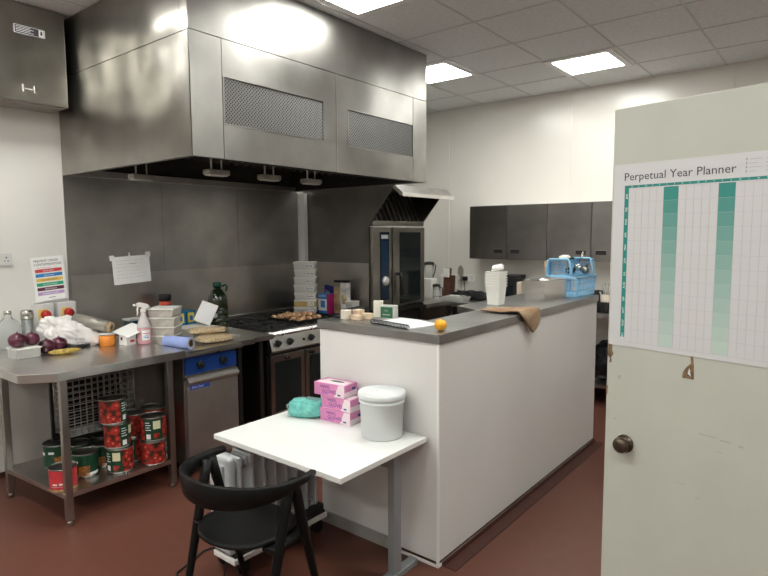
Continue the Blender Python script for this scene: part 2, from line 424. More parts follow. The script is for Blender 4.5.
for i, mth in enumerate(('JAN','FEB','MAR','APR','MAY','JUN','JUL','AUG','SEP','OCT','NOV','DEC')):
    lt.text(mth, .0095, T(.0548, -.0028, (rows[i]+rows[i+1])/2-.011) @ TY @ RZ(PI/2), .0002)
lt.build('month_names', pl)
lt = MB().use('paper2')
for k in range(34):
    lt.text('MTWTFSS'[k % 7], .006, T(S0+DW*(k+.35), -.0028, 1.8468) @ TY, .0002)
lt.build('weekday_letters', pl)

# ------------------------------------------------------------------ ceiling lights
def ceiling_light(x, y, label, group=None):
    t = thing('ceiling_light', label, 'ceiling light', (x, y, ZC-.004), 0, group)
    f = MB().use('white'); h = .30; i_ = .243
    f.box(-h,h,-h,-i_,-.012,0).box(-h,h,i_,h,-.012,0).box(-h,-i_,-i_,i_,-.012,0).box(i_,h,-i_,i_,-.012,0)
    f.build('frame', t)
    MB().use('diffuser').box(-i_+.001,i_-.001,-i_+.001,i_-.001,-.010,-.003).build('diffuser', t)
    return t
def cellx(i): return -2.2+.625*(i+.5)
def celly(j): return 5.03+.613*(j+.5)
L0 = ceiling_light(cellx(0)-.02, celly(0), 'square lit ceiling panel between the extract hood and the door, farthest right of three')
L1 = dup(L0, (cellx(-2), celly(-1), ZC-.004), 0, 'square lit ceiling panel half hidden behind the far end of the extract hood')
L2 = dup(L0, (cellx(-1)+.03, celly(-4), ZC-.004), 0, 'lit ceiling panel at the top edge, directly in front of the extract hood')
for i, j in ((-1,-8),(-3,-7),(1,-8),(2,-4),(4,-3),(4,-8),(3,-12),(-1,-12),(-3,-12)):
    dup(L0, (cellx(i), celly(j), ZC-.004), 0, 'lit ceiling panel outside the photographed part of the room', 'ceiling panels out of view')

# ------------------------------------------------------------------ extract hood
HX, HY0, HY1, HZ = -2.9, 1.904, 4.213, 2.151
hood = thing('extract_hood', 'huge boxy stainless steel extract hood over the cooking line, reaching the ceiling', 'extractor hood', (-3.75, 3.06, HZ))
def hb(mb, name, label=None): return mb.build(name, hood, loc=(3.75, -3.06, -HZ), label=label)
top = ZC-.006
hb(MB().use('dark').box(XL+.007, HX-.012, HY0+.012, HY0+.03, HZ+.01, top).box(HX-.03, HX-.012, HY0+.03, HY1-.012, HZ+.01, top).box(XL+.007, HX-.012, HY1-.03, HY1-.012, HZ+.01, top), 'frame')
zs = 2.841
hb(MB().use('steel_side').box(XL+.007, -2.99, HY0, HY0+.012, zs+.003, top).box(-2.987, HX-.002, HY0, HY0+.012, zs+.003, top)
   .box(XL+.007, HX-.002, HY0, HY0+.012, HZ, zs-.002), 'side_panel')
hb(MB().use('steel').box(XL+.02, HX-.002, HY1-.012, HY1, HZ, top), 'side_panel')
hb(MB().use('steel').box(HX-.012, HX, HY0, HY1, zs+.003, top), 'front_panel')
def fpanel(a, b, hole=None):
    m = MB().use('steel')
    if not hole: m.box(HX-.012, HX, a, b, HZ, zs-.002)
    else:
        c, d, e_, f_ = hole
        m.box(HX-.012, HX, a, b, HZ, e_).box(HX-.012, HX, a, b, f_, zs-.002).box(HX-.012, HX, a, c, e_, f_).box(HX-.012, HX, d, b, e_, f_)
    hb(m, 'front_panel')
fpanel(HY0, 2.113)
fpanel(2.117, 3.081, (2.125, 2.945, 2.36, 2.624))
fpanel(3.087, 4.014, (3.205, 4.010, 2.353, 2.612))
fpanel(4.019, HY1)
def grille(a, b, z0, z1):
    m = MB().use(M['wire']); st = .023; h = z1-z0
    n = int((b-a+h)/st)
    for k in range(n):
        # strands lean both ways
        for sgn in (1, -1):
            p = a-h+st*k
            y_a, z_a, y_b, z_b = p, z0, p+h, z1
            if y_a < a: z_a = z0+(a-y_a); y_a = a
            if y_b > b: z_b = z1-(y_b-b); y_b = b
            if z_b <= z_a: continue
            if sgn < 0: z_a, z_b = z1-(z_a-z0), z1-(z_b-z0)
            d = Vector((0, y_b-y_a, z_b-z_a)); L = d.length
            if L < .01: continue
            an = math.atan2(d.z, d.y)
            mx = T(HX-.006-(.002 if sgn > 0 else 0), y_a, z_a) @ RX(an)
            m.box(-.001, .001, 0, L, -.0032, .0032, mx=mx)
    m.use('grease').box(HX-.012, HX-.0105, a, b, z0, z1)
    g_ = hb(m, 'mesh_grille')
    f = MB().use('legst'); w = .006
    f.box(HX-.002, HX+.003, a-w, b+w, z0-w, z0).box(HX-.002, HX+.003, a-w, b+w, z1, z1+w).box(HX-.002, HX+.003, a-w, a, z0, z1).box(HX-.002, HX+.003, b, b+w, z0, z1)
    o = f.build('grille_frame', g_)
grille(2.125, 2.945, 2.36, 2.624); grille(3.205, 4.010, 2.353, 2.612)
# cover strip at the panel joint, rivets along the lower edge
m = MB().use('legst').box(HX, HX+.003, 3.078, 3.090, HZ, zs)
hb(m, 'joint_strip')
m = MB().use('dark')
m.box(HX-.03, HX-.004, HY0+.20, HY0+2.20, HZ-.002, HZ+.004)
for k in range(44): m.box(HX-.03, HX-.004, HY0+.25+k*.044, HY0+.272+k*.044, HZ-.008, HZ-.001)
hb(m, 'slotted_lip')
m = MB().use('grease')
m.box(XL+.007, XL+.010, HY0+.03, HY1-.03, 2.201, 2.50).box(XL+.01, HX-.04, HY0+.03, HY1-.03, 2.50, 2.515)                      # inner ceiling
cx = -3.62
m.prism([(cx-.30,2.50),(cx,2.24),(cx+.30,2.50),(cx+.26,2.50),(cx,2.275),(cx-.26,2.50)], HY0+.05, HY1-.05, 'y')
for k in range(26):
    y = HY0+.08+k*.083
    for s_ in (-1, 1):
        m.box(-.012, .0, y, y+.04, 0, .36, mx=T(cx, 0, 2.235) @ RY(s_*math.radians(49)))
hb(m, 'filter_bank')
hb(MB().use('legst').box(XL+.011, XL+.07, HY0+.03, HY1-.03, 2.155, 2.20).box(HX-.06, HX-.032, HY0+.03, HY1-.03, 2.155, 2.19)
   .box(XL+.07, HX-.06, HY0+.03, HY0+.05, 2.155, 2.18), 'gutter')
for (x, y) in ((-3.95, 2.16), (-3.3, 2.33), (-3.3, 2.78), (-3.3, 3.20)):
    m = MB().use('switch').cyl((x, y-.03, 2.13), (x, y-.03, 2.5), .006).cyl((x, y+.05, 2.13), (x, y+.05, 2.5), .005)
    lf = hb(m, 'lamp_rod')
    k = MB().use('film').box(x-.04, x+.04, y-.07, y+.09, 2.100, 2.135, .006)
    k.use('cloudy').box(x-.03, x+.03, y-.06, y+.08, 2.094, 2.100)
    k.build('lamp', lf)

# exhaust cabinet on the left wall beside the hood
eb = thing('extract_cabinet', 'stainless steel cabinet high on the left wall with a rating plate', 'cabinet', (-4.46, 1.1, 2.595))
def ebp(mb, name, label=None, parent=eb): return mb.build(name, parent, loc=(4.46, -1.1, -2.595), label=label)
ebp(MB().use('steel_side').box(XL+.001, -4.326, .1, 1.857, 2.595, ZC-.005, .004).box(-4.33,-4.322,.1,1.857,2.61,2.618), 'body')
ebp(MB().use('legst').box(XL+.03, -4.345, .12, 1.84, 2.588, 2.596), 'bottom_flange')
m = MB().use('ink').box(-4.327, -4.3245, 1.535, 1.735, 3.03, 3.092)
m.use('paper').box(-4.3246, -4.3240, 1.54, 1.545, 3.035, 3.088).box(-4.3246,-4.3240,1.725,1.73,3.035,3.088).box(-4.3246,-4.3240,1.54,1.73,3.085,3.088).box(-4.3246,-4.3240,1.54,1.73,3.034,3.037)
m.box(-4.3246,-4.3240,1.69,1.722,3.04,3.083)
for k in range(4): m.box(-4.3246,-4.3240,1.552,1.66-.02*(k%2),3.046+.010*k,3.049+.010*k)
m.use('ink').box(-4.3240,-4.3236,1.70,1.712,3.05,3.075)
ebp(m, 'rating_plate', 'small black rating plate with white lines')
ebp(MB().use('lid').box(-4.3258,-4.3250,1.572,1.578,2.66,2.71).box(-4.3258,-4.3250,1.64,1.646,2.66,2.71).box(-4.3258,-4.3250,1.585,1.635,2.68,2.684), 'sticker_residue')

# ------------------------------------------------------------------ island
def P_(root, mb, name, label=None, parent=None):
    """part given in room coordinates, hung under an unrotated root"""
    return mb.build(name, parent or root, loc=None if parent else tuple(-v for v in root.location), label=label)
IX0, IX1, IY0, IY1, IZ, IZ2 = -2.372, -1.543, 2.355, 4.663, 1.16, 1.21
isl = thing('island_counter', 'white panelled L-shaped island counter with a dark steel top', 'counter', (-1.9, 3.4, 0))
P_(isl, MB().use('island').box(IX0, IX1-.004, IY0+.004, IY0+.10, .03, IZ), 'end_panel')
P_(isl, MB().use('island').box(IX1-.10, IX1-.004, IY0+.10, IY1, .03, IZ), 'side_panel')
P_(isl, MB().use('island_trim').box(IX1-.012, IX1, IY0, IY0+.012, .0, IZ).box(IX1-.010, IX1+.0005, IY0+.012, IY1, .0, .010).box(IX0, IX1-.012, IY0, IY0+.010, 0.0, .012), 'edge_trim', 'bright white corner and foot strips')
P_(isl, MB().use(mat('kick_grey', (.36,.35,.33), .5)).box(IX0, IX1-.30, IY0-.012, IY0+.003, .001, .065), 'kick_strip', 'grey skirting strip')
P_(isl, MB().use('cap').prism([(IX0-.010, IY0-.008), (IX1+.008, IY0-.008), (IX1+.008, IY1+.01), (-2.08, IY1+.01), (-2.08, 3.40), (-1.86, 3.28), (-1.86, 2.72), (IX0-.010, 2.72)], IZ+.001, IZ2, 'z', .003), 'worktop')
P_(isl, MB().use('bench').box(-2.22, IX1-.105, 2.73, IY1, .87, .91).box(-2.20, -2.17, 2.75, IY1-.02, 0.0, .87).box(-2.20, IX1-.105, IY1-.03, IY1-.005, 0.0, .87), 'inner_shelf')
m = MB().use('cove').box(IX1+.003, IX1+.085, IY0+.03, IY1, .0005, .004).box(IX1+.003, IX1+.012, IY0+.03, IY1, .004, .022)  # flat dark strip paints the shadow on the floor along the island foot
P_(isl, m, 'cove_shadow_strip', 'dark red floor coving, widened to paint the shadow on the floor')

# ------------------------------------------------------------------ white desk
DX0, DX1, DY0, DY1, DZ = -2.491, -1.602, 1.70, 2.34, .684
desk = thing('desk', 'small white desk with grey metal legs pushed against the island end', 'desk', (-2.05, 2.03, 0))
P_(desk, MB().use('desk').box(DX0, DX1, DY0, DY1, DZ-.025, DZ, .002), 'desktop')
for x in (DX0+.10, DX1-.07):
    P_(desk, MB().use('deskleg').box(x-.02, x+.02, 2.13, 2.19, .03, DZ-.055, .004).box(x-.02,x+.02,1.74,2.30,DZ-.055,DZ-.026,.003).box(x-.025, x+.025, 1.85, 2.325, .0, .03, .004), 'leg_frame')
P_(desk, MB().use('deskleg').box(DX0+.12, DX1-.09, 2.145, 2.165, .56, .61).box(DX1-.10, DX1-.05, 1.78, 1.84, DZ-.05, DZ-.026), 'crossbar')

# ------------------------------------------------------------------ steel prep table on the left
TZ = .926; SZ0 = .198; FZ = .906
pt = thing('prep_table', 'stainless steel prep table with a clipped corner and undershelf along the left wall', 'table', (-4.0, 1.7, 0))
tp = [(-4.583, 1.186), (-3.592, 1.186), (-3.463, 1.345), (-3.463, 2.165), (-4.583, 2.165)]
P_(pt, MB().use('bench').prism(tp, TZ-.052, TZ, 'z', .003), 'tabletop')
for (x, y) in ((-3.50, 1.385), (-3.50, 2.055), (-4.20, 1.31), (-4.20, 2.06)):
    l = P_(pt, MB().use('legst').box(x-.02, x+.02, y-.02, y+.02, .03, TZ-.053, .003), 'leg')
    MB().use('legst').cyl((x, y, 0), (x, y, .032), .019, .015, 14).build('foot', l, label='bright metal foot')
P_(pt, MB().use('bench').prism([(-4.22,1.29),(-3.483,1.36),(-3.483,2.075),(-4.22,2.075)], .168, .197, 'z', .002), 'undershelf')

# wire basket under the prep table, added black backdrop behind it
wb = thing('wire_basket', 'upright wire mesh basket hanging under the steel prep table', 'basket', (-3.85, 1.74, .40))
m = MB().use('basketwire')
a0, a1, b0, b1, c0, c1 = -4.00, -3.81, 1.53, 1.97, .42, .86
for k in range(12):
    y = b0+(b1-b0)*k/11
    m.cyl((a1, y, c0), (a1, y, c1), .0036, seg=5); m.cyl((a0, y, c0), (a0, y, c1), .0036, seg=5)
for k in range(12):
    z = c0+(c1-c0)*k/11
    for x in (a0, a1): m.cyl((x, b0, z), (x, b1, z), .0036, seg=5)
    for y in (b0, b1): m.cyl((a0, y, z), (a1, y, z), .0036, seg=5)
for k in range(1, 8):
    x = a0+(a1-a0)*k/8
    for y in (b0, b1): m.cyl((x, y, c0), (x, y, c1), .0036, seg=5)
    m.cyl((x, b0, c0), (x, b1, c0), .0036, seg=5)
P_(wb, m, 'mesh')
m = MB().use('legst')
for y in (b0, b1):
    for x in (a0, a1): m.cyl((x, y, c0-.01), (x, y, TZ-.054), .006, seg=8)
P_(wb, m, 'rim')

t = thing('black_backdrop', 'added black backdrop on the undershelf for the dark behind the wire basket', 'board', (-4.05, 1.85, SZ0))  # added black sheet that makes the space behind the basket dark
MB().use('black').box(-.012,.012,-.33,.20,0,.655,.003).build('panel', t)  # sheet of the added backdrop
t['label'] = 'added black backdrop on the undershelf for the dark behind the wire basket'

# ------------------------------------------------------------------ single appliance with blue panel
ap = thing('fryer_cabinet', 'stainless steel fryer cabinet with a blue control panel beside the prep table', 'cooker', (-4.0, 2.4, 0))
AX = -3.51
P_(ap, MB().use('oven').box(-4.45, AX-.02, 2.18, 2.615, .09, .87), 'body')
P_(ap, MB().use('bench').prism([(-4.5,.87),(-4.5,.905),(AX+.005,.905),(AX+.03,.885),(AX+.03,.87)], 2.18, 2.655, 'y', .001), 'top')
P_(ap, MB().use('blue').box(AX-.02, AX, 2.19, 2.612, .738, .862, .002), 'control_panel', 'blue control panel')
for y in (2.30, 2.49):
    k = P_(ap, MB().use('black').cyl((AX, y, .80), (AX+.03, y, .80), .027, .024, 20).box(AX+.03, AX+.035, y-.004, y+.004, .778, .822), 'knob')
d = P_(ap, MB().use('door_st').box(AX-.02, AX+.012, 2.188, 2.612, .12, .70, .004).prism([(AX+.012,.66),(AX+.012,.728),(AX-.012,.728),(AX+.032,.70),(AX+.034,.69)], 2.188, 2.612, 'y'), 'door')
MB().use('royal').box(AX+.012, AX+.0135, 2.210, 2.365, .634, .664).use('paper').text('Blue Seal', .020, T(AX+.014, 2.222, .6425) @ TX, .0002, sx=1.3).build('badge', d, label='small blue maker badge')
for x in (-4.40, AX-.06):
    for y in (2.22, 2.58): P_(ap, MB().use('legst').cyl((x,y,0),(x,y,.09),.02), 'foot')

# narrow infill bench between fryer and range
ib = thing('infill_bench', 'narrow stainless steel infill bench between the fryer and the range', 'table', (-4.0, 2.8, 0))
P_(ib, MB().use('bench').box(-4.5, -3.56, 2.665, 2.83, .86, .90, .002).box(-4.5, -3.60, 2.83, 3.055, .86, .90, .002), 'top')
for (x, y) in ((-3.60, 2.70), (-3.64, 2.94), (-4.45, 2.70), (-4.45, 2.98)):
    P_(ib, MB().use('dark').box(x-.018, x+.018, y-.018, y+.018, 0, .86), 'leg')
P_(ib, MB().use('dark').box(-4.46, -4.44, 2.67, 3.05, .05, .85), 'back_panel')

# ------------------------------------------------------------------ range
RX0, RY0, RY1 = -3.68, 3.06, 4.27
rg = thing('cooking_range', 'black and steel six-burner cooking range with glass oven doors under the hood', 'cooker', (-4.1, 3.6, 0))
P_(rg, MB().use('dark').box(-4.56, RX0-.02, RY0, RY1, .10, .86), 'body')
P_(rg, MB().use('bench').box(-4.575, RX0+.01, RY0, RY1, .86, .885, .003).prism([(RX0-.05,.885),(RX0-.03,.905),(RX0+.005,.90),(RX0+.02,.88),(RX0+.01,.86),(RX0-.05,.86)], RY0, RY1, 'y'), 'hob_plate')
P_(rg, MB().use('bench').box(-4.585, -4.56, RY0, RY1, .86, .935, .002), 'back_ledge')
P_(rg, MB().use('bench').prism([(RX0-.02,.86),(RX0+.012,.86),(RX0+.045,.745),(RX0+.03,.73),(RX0-.02,.73)], RY0, RY1, 'y'), 'control_panel')
for y in (3.135, 3.268, 3.515, 3.66, 3.90, 4.05):
    mx = T(RX0+.031, y, .803) @ RY(PI/2-.28)
    m = MB().use('black').lathe([(.030,0),(.030,.006),(.023,.008),(.021,.028),(.018,.031)], 20, mx).box(-.005,.005,-.021,.021,.02,.036, mx=mx)
    P_(rg, m, 'knob')
P_(rg, MB().use('black').cyl((RX0+.028,3.43,.80),(RX0+.038,3.43,.80),.011), 'igniter_button')
for i, (a, b) in enumerate(((RY0+.01, 3.455), (3.465, 3.86))):
    dfr = P_(rg, MB().use('oven').box(RX0-.02, RX0+.012, a, b, .17, .70, .004), 'oven_door')
    MB().use('blackglass').box(RX0+.012, RX0+.015, a+.045, b-.045, .22, .645).build('glass', dfr, label='dark oven glass')
    MB().use('black').cyl((RX0+.012, a+.17 if i == 0 else a+.06, .672), (RX0+.05, a+.17 if i == 0 else a+.06, .672), .016).build('handle', dfr)
P_(rg, MB().use('dark').box(RX0-.02, RX0+.01, 3.87, RY1-.01, .17, .70), 'side_door')
P_(rg, MB().use('dark').box(RX0-.02, RX0+.015, RY0, RY1, .705, .728), 'dark_rail')  # dark metal rail between control panel and oven doors
for x in (-4.5, RX0-.06):
    for y in (RY0+.05, RY1-.05): P_(rg, MB().use('legst').cyl((x,y,0),(x,y,.10),.02), 'foot')
for i in range(2):
    for j in range(3):
        cx, cy = -4.32+.40*i, 3.27+.36*j
        m = MB().use('castiron')
        m.box(cx-.19,cx+.19,cy-.17,cy-.155,.887,.915).box(cx-.19,cx+.19,cy+.155,cy+.17,.887,.915).box(cx-.19,cx-.175,cy-.155,cy+.155,.887,.915).box(cx+.175,cx+.19,cy-.155,cy+.155,.887,.915)
        for k in range(8):
            a = PI/4*k+PI/8
            m.box(.055,.165,-.006,.006,.898,.915, mx=T(cx,cy,0) @ RZ(a))
        s_ = P_(rg, m, 'pan_support')
        MB().use('castiron').lathe([(.05,.886),(.05,.897),(.032,.899),(.032,.905),(.0,.906)],20,T(cx,cy,0),caps=False).build('burner', s_)

# ------------------------------------------------------------------ combi oven and its canopy
OX, OY0, OY1, OZ = -3.62, 4.302, 5.174, 1.78
cn = thing('oven_canopy', 'small steel canopy with a bright lip and steel side sheet over the combi oven', 'extractor hood', (-4.1, 4.74, 1.78))
side = [(-4.58, .95), (OX-.045, .95), (OX-.045, 1.775), (-3.352, 2.165), (-3.36, 2.173), (-4.58, 2.173)]
P_(cn, MB().use('splash2').prism(side, OY0-.016, OY0-.004, 'y').use('legst').box(-4.58, -3.352, OY0-.02, OY0-.003, 2.165, 2.18).use('band').box(-4.50, OX-.047, OY0-.019, OY0-.0165, .952, 1.42), 'side_panel', 'dark brushed steel side sheet')  # lower band lighter, painted light as on the splashback
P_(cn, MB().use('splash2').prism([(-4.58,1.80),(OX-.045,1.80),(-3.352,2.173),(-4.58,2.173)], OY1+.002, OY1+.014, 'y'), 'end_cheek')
P_(cn, MB().use(steel('steel_lip', (.80,.79,.76), .35, (1,.1,1), .002, 4)).prism([(-3.352,2.173),(-3.38,2.173),(-3.38,2.15),(-3.262,2.06),(-3.25,2.06),(-3.25,2.094)], OY0-.016, OY1+.014, 'y'), 'front_lip', 'bright angled front lip')
P_(cn, MB().use('splash2').box(-4.58, -3.36, OY0, OY1, 2.150, 2.165), 'roof')
P_(cn, MB().use('oven').box(OX-.07, OX-.01, OY0, OY1, 1.79, 1.84, .002), 'lower_rail')
m = MB().use('grease')
pd = Vector((-.16, 0, .33)); L_ = pd.length; an = math.atan2(pd.x, pd.z)
m.box(-.004, .004, OY0+.01, OY1-.01, 0, L_, mx=T(OX-.075, 0, 1.83) @ RY(an))
m.use('legst')
for k in range(11):
    y = OY0+.04+k*.08
    m.box(.004, .022, y, y+.028, .01, L_-.02, mx=T(OX-.075, 0, 1.83) @ RY(an))
P_(cn, m, 'baffle_filter')

co = thing('combi_oven', 'tall stainless combi oven with a dark glass door and blue touch strip', 'oven', (-4.0, 4.74, .95))
P_(co, MB().use('oven').box(-4.4, OX-.03, OY0+.003, OY1-.003, .955, OZ-.002, .004), 'body')
P_(co, MB().use('oven').box(OX-.03, OX-.006, OY0+.003, 4.60, .955, OZ-.002, .003), 'control_column')
cp = P_(co, MB().use('blueglass').box(OX-.006, OX-.002, 4.412, 4.555, 1.04, 1.727), 'control_panel', 'dark blue glass touch panel')
MB().use('inklight').box(OX-.002, OX-.001, 4.425, 4.54, 1.66, 1.70).use(mat('screen_blue', (.012,.035,.075), .15)).box(OX-.002, OX-.001, 4.425, 4.54, 1.18, 1.64).use('paper').text('COMBI', .026, T(OX-.0008, 4.435, 1.672) @ TX, .0002).build('display', cp)
MB().use(mat('bright_dial', (.85,.85,.84), .3, metal=.4)).lathe([(.05,0),(.045,.02),(.02,.028),(.002,.03)], 24, T(OX-.002, 4.483, 1.235) @ RY(PI/2)).build('dial', cp, label='round silver dial')
dd = P_(co, MB().use('oven').box(OX-.03, OX+.004, 4.612, OY1-.003, .965, OZ-.004, .004), 'door')
MB().use('blackglass').box(OX+.004, OX+.009, 4.72, 5.09, .99, 1.725).build('glass', dd, label='dark door glass')
MB().use('black').tube([(OX+.004,4.67,1.30),(OX+.05,4.67,1.30),(OX+.055,4.675,1.27),(OX+.055,4.70,1.10),(OX+.05,4.70,1.085)], .018, 8).build('handle', dd, label='black door handle')
st = thing('oven_stand', 'dark steel stand under the combi oven', 'stand', (-4.0, 4.74, 0))
P_(st, MB().use('dark').box(-4.5, OX-.01, OY0, OY1, .90, .953, .003), 'top')
P_(st, MB().use('black').box(-4.5, OX-.05, OY0+.02, OY1-.02, .10, .90), 'body')
for x in (-4.45, OX-.04):
    for y in (OY0+.03, OY1-.03): P_(st, MB().use('dark').box(x-.02, x+.02, y-.02, y+.02, 0, .90), 'leg')

for q_ in (cn, co, st): q_.location.y += .05

# ------------------------------------------------------------------ back counter
CZ = .93
bc = thing('back_counter', 'stainless steel corner worktop along the back wall behind the island', 'counter', (-3.0, 5.9, 0))
P_(bc, MB().use('bench').prism([(-4.58,5.245),(-3.60,5.245),(-3.60,5.60),(-1.1,5.60),(-1.1,6.20),(-4.58,6.20)], CZ-.045, CZ, 'z', .002), 'worktop')
P_(bc, MB().use('bench').box(-4.5, -1.1, 6.195, 6.205, CZ, CZ+.06), 'upstand')
P_(bc, MB().use('legst').box(-2.25, -1.12, 5.64, 6.17, .19, .22, .002), 'undershelf')
for x in (-2.23, -1.14, -3.58):
    for y in (5.65, 6.15): P_(bc, MB().use('legst').box(x-.02, x+.02, y-.02, y+.02, 0, CZ-.046), 'leg')
uc = thing('undercounter_shade_block', 'black block added to fill in the shadow below the back worktop', 'filler', (-3.0, 5.9, 0))  # added dark block standing in for the shade under the worktop
P_(uc, MB().use('black').box(-3.54, -2.30, 5.68, 6.17, .05, .86), 'body')
P_(uc, MB().use('black').box(-3.53, -2.93, 5.66, 5.68, .08, .84, .003), 'door'); P_(uc, MB().use('black').box(-2.91, -2.31, 5.66, 5.68, .08, .84, .003), 'door')  # front faces of the added shade block, no real doors
for x in (-3.5, -2.34): P_(uc, MB().use('black').box(x-.02,x+.02,5.70,6.15,0,.05), 'foot')
o = MB().use(mat('bin_liner', (.012,.012,.014), .25, bump=.5, bscale=12)).blob((-1.75, 5.86, .42), (.30, .18, .22), .18, 2.5, 3, 4, flat=.222).build('refuse_bag')
tag(o, 'black plastic sack on the undershelf between island and open door', 'bag')

# wall cupboards
wc_y = 5.879
edges = [-3.438, -2.965, -2.497, -2.027, -1.56, -1.09]
for i in range(0, 5):
    a, b = edges[i]+.002, edges[i+1]-.002
    lab = ['dark steel wall cupboard at the left end of the row of wall cupboards', 'second dark steel wall cupboard from the left, its handle next to its neighbour\'s',
           'third dark steel wall cupboard from the left, above the blue basket', 'dark steel wall cupboard at the right, cut off by the open door', 'dark steel wall cupboard hidden behind the open door'][i]
    t = thing('wall_cupboard', lab, 'cupboard', ((a+b)/2, 6.04, 1.418), 0, 'dark steel wall cupboards')
    w = (b-a)/2
    MB().use('door_st').box(-w, w, -.14, .175, 0, .605, .002).build('body', t)
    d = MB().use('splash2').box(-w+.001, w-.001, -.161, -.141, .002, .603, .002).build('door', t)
    hx = w-.10 if i % 2 == 0 else -w+.10
    MB().use('black').box(hx-.052, hx+.052, -.1625, -.160, .07, .115).build('handle', d, label='black recessed handle')
    MB().use('legst').box(hx-.056, hx+.056, -.164, -.160, .113, .118).build('handle_lip', d)

# ------------------------------------------------------------------ chair (local frame: sits facing +Y, floor z=0)
chair = thing('armchair', 'black wooden chair with a curved wraparound backrest, tucked up to the white desk', 'chair', (-1.985, 1.52, 0), math.radians(7))
pts = []; wh = []
for k in range(33):
    t = k/32; a = PI*(1+t)             # half turn behind, then straight arms
    pts.append(Vector((.272*math.cos(a), -.02+.235*math.sin(a), .685+.012*math.sin(a))))
    b = math.sin(PI*t); wh.append((.028-.006*b, .046+.062*b**1.1))
pre = [Vector((-.268,.115,.690)), Vector((-.280,.05,.689))]; post = [Vector((.280,.05,.689)), Vector((.268,.115,.690))]
MB().use('blackwood').sweep(pre+pts+post, [(.034,.026),(.034,.032)]+wh+[(.034,.032),(.034,.026)], lean=.12).build('backrest', chair)
m = MB().use('blackwood')
t_ = bmesh.new()
N = 40; topv = []; botv = []
def seat_r(a): 
    c, s = math.cos(a), math.sin(a); p = 2.3
    return (abs(c/.205)**p+abs(s/.195)**p)**(-1/p)
rings = []
for rr, dz in ((.0,-.012),(.35,-.011),(.7,-.007),(.93,0),(1.0,-.004),(1.0,-.016),(.9,-.022),(.0,-.022)):
    if rr == 0: rings.append([t_.verts.new((0,.01,.452+dz))]); continue
    rings.append([t_.verts.new((rr*seat_r(2*PI*i/N)*math.cos(2*PI*i/N), -.01+rr*seat_r(2*PI*i/N)*math.sin(2*PI*i/N), .452+dz)) for i in range(N)])
for a, b in zip(rings, rings[1:]):
    for i in range(N):
        if len(a) == 1: t_.faces.new((a[0], b[i], b[(i+1)%N]))
        elif len(b) == 1: t_.faces.new((a[i], b[0], a[(i+1)%N]))
        else: t_.faces.new((a[i], b[i], b[(i+1)%N], a[(i+1)%N]))
bmesh.ops.recalc_face_normals(t_, faces=t_.faces[:])
m._add(t_, True); m.build('seat', chair)
for sx in (-1, 1):
    for foot, knee in ((-.185, -.06), (.205, .05)):
        p0 = Vector((sx*.238, foot, 0)); p1 = Vector((sx*.245, -.010 if foot < 0 else .015, .685))
        mid = p0.lerp(p1, .62)
        MB().use('blackwood').tube([p0, p0.lerp(p1,.3), mid, p0.lerp(p1,.85), p1], [.0135,.017,.021,.023,.024], 10).build('leg', chair)
    MB().use('blackwood').box(sx*.20-.03, sx*.20+.045 if sx > 0 else sx*.20+.03, -.10, .12, .412, .431, .004).build('seat_rail', chair) if sx > 0 else MB().use('blackwood').box(-.245, -.17, -.10, .10, .412, .431, .004).build('seat_rail', chair)

# ------------------------------------------------------------------ oil heater under the desk
oh = thing('oil_heater', 'white oil-filled radiator heater on a black wheeled base under the desk', 'heater', (-2.37, 1.98, 0))
m = MB().use('heater')
for k in range(8):
    y = -.27+.075*k
    m.box(-.075, .075, y-.010, y+.010, .13, .60, .006).box(-.06, .06, y-.028, y+.028, .15, .19, .006).box(-.06,.06,y-.028,y+.028,.545,.59,.006)
m.build('fins', oh)
m = MB().use('heater').box(-.08, .08, -.345, -.295, .12, .615, .018, seg=3).box(-.05,.05,-.36,-.34,.30,.58,.008)
ep = m.build('control_housing', oh)
MB().use('inkmid').lathe([(.018,0),(.016,.015),(0,.016)],16,T(0,-.36,.52)@RX(PI/2),caps=False).box(-.012,.012,-.366,-.359,.40,.44).build('dial', ep)
MB().use('black').box(-.09, .100, -.33, .30, .075, .125, .008).box(.06,.098,-.10,.29,.125,.165,.006).build('base_tray', oh)
MB().use('island_trim').box(.100, .113, -.33, .30, .085, .112, .003).box(-.06, .113, -.345, -.33, .085, .112, .003).build('base_trim', oh, label='white trim strip of the base')
for x in (-.07, .08):
    for y in (-.27, .25): MB().use('black').cyl((x-.012, y, .037), (x+.012, y, .037), .036, seg=18).box(x-.006,x+.006,y-.012,y+.012,.03,.078).build('castor', oh)
cb = MB().use('black').tube([(-2.34,1.65,.09),(-2.26,1.56,.02),(-2.22,1.50,.008),(-2.28,1.42,.008),(-2.40,1.40,.008),(-2.55,1.50,.008),(-2.62,1.7,.008),(-2.55,2.0,.008),(-2.50,2.32,.008)], .005, 6).build('power_cord')
tag(cb, 'thin black power cord trailing from the heater across the floor', 'cord')

# ------------------------------------------------------------------ things on the left wall
def sw_x(y0, y1, z0, z1, label):
    t = thing('isolator_switch', label, 'switch', (XL, (y0+y1)/2, (z0+z1)/2), 0, 'isolator switches')
    w, h = (y1-y0)/2, (z1-z0)/2
    MB().use('switch').box(0.0005, .07, -w, w, -h, h, .006, seg=3).build('housing', t)
    p = MB().use('yellow').box(.07, .074, -w*.62, w*.35, -h*.55, h*.5, .001).build('yellow_plate', t, label='yellow backing plate')
    MB().use('rednob').lathe([(.034,0),(.034,.018),(.028,.034),(.010,.038),(.001,.038)], 24, T(.074, .006, 0) @ RY(PI/2)).box(.095,.122,-.008+.006,.014,-.03,.03,.004).build('rotary_knob', t, label='red rotary knob')
    MB().use('inklight').cyl((.069,0,h-.014),(.0715,0,h-.014),.004).build('screw', t)
    return t
sw_x(1.634, 1.766, 1.055, 1.212, 'grey isolator switch with red knob under the poster, left one of the pair')
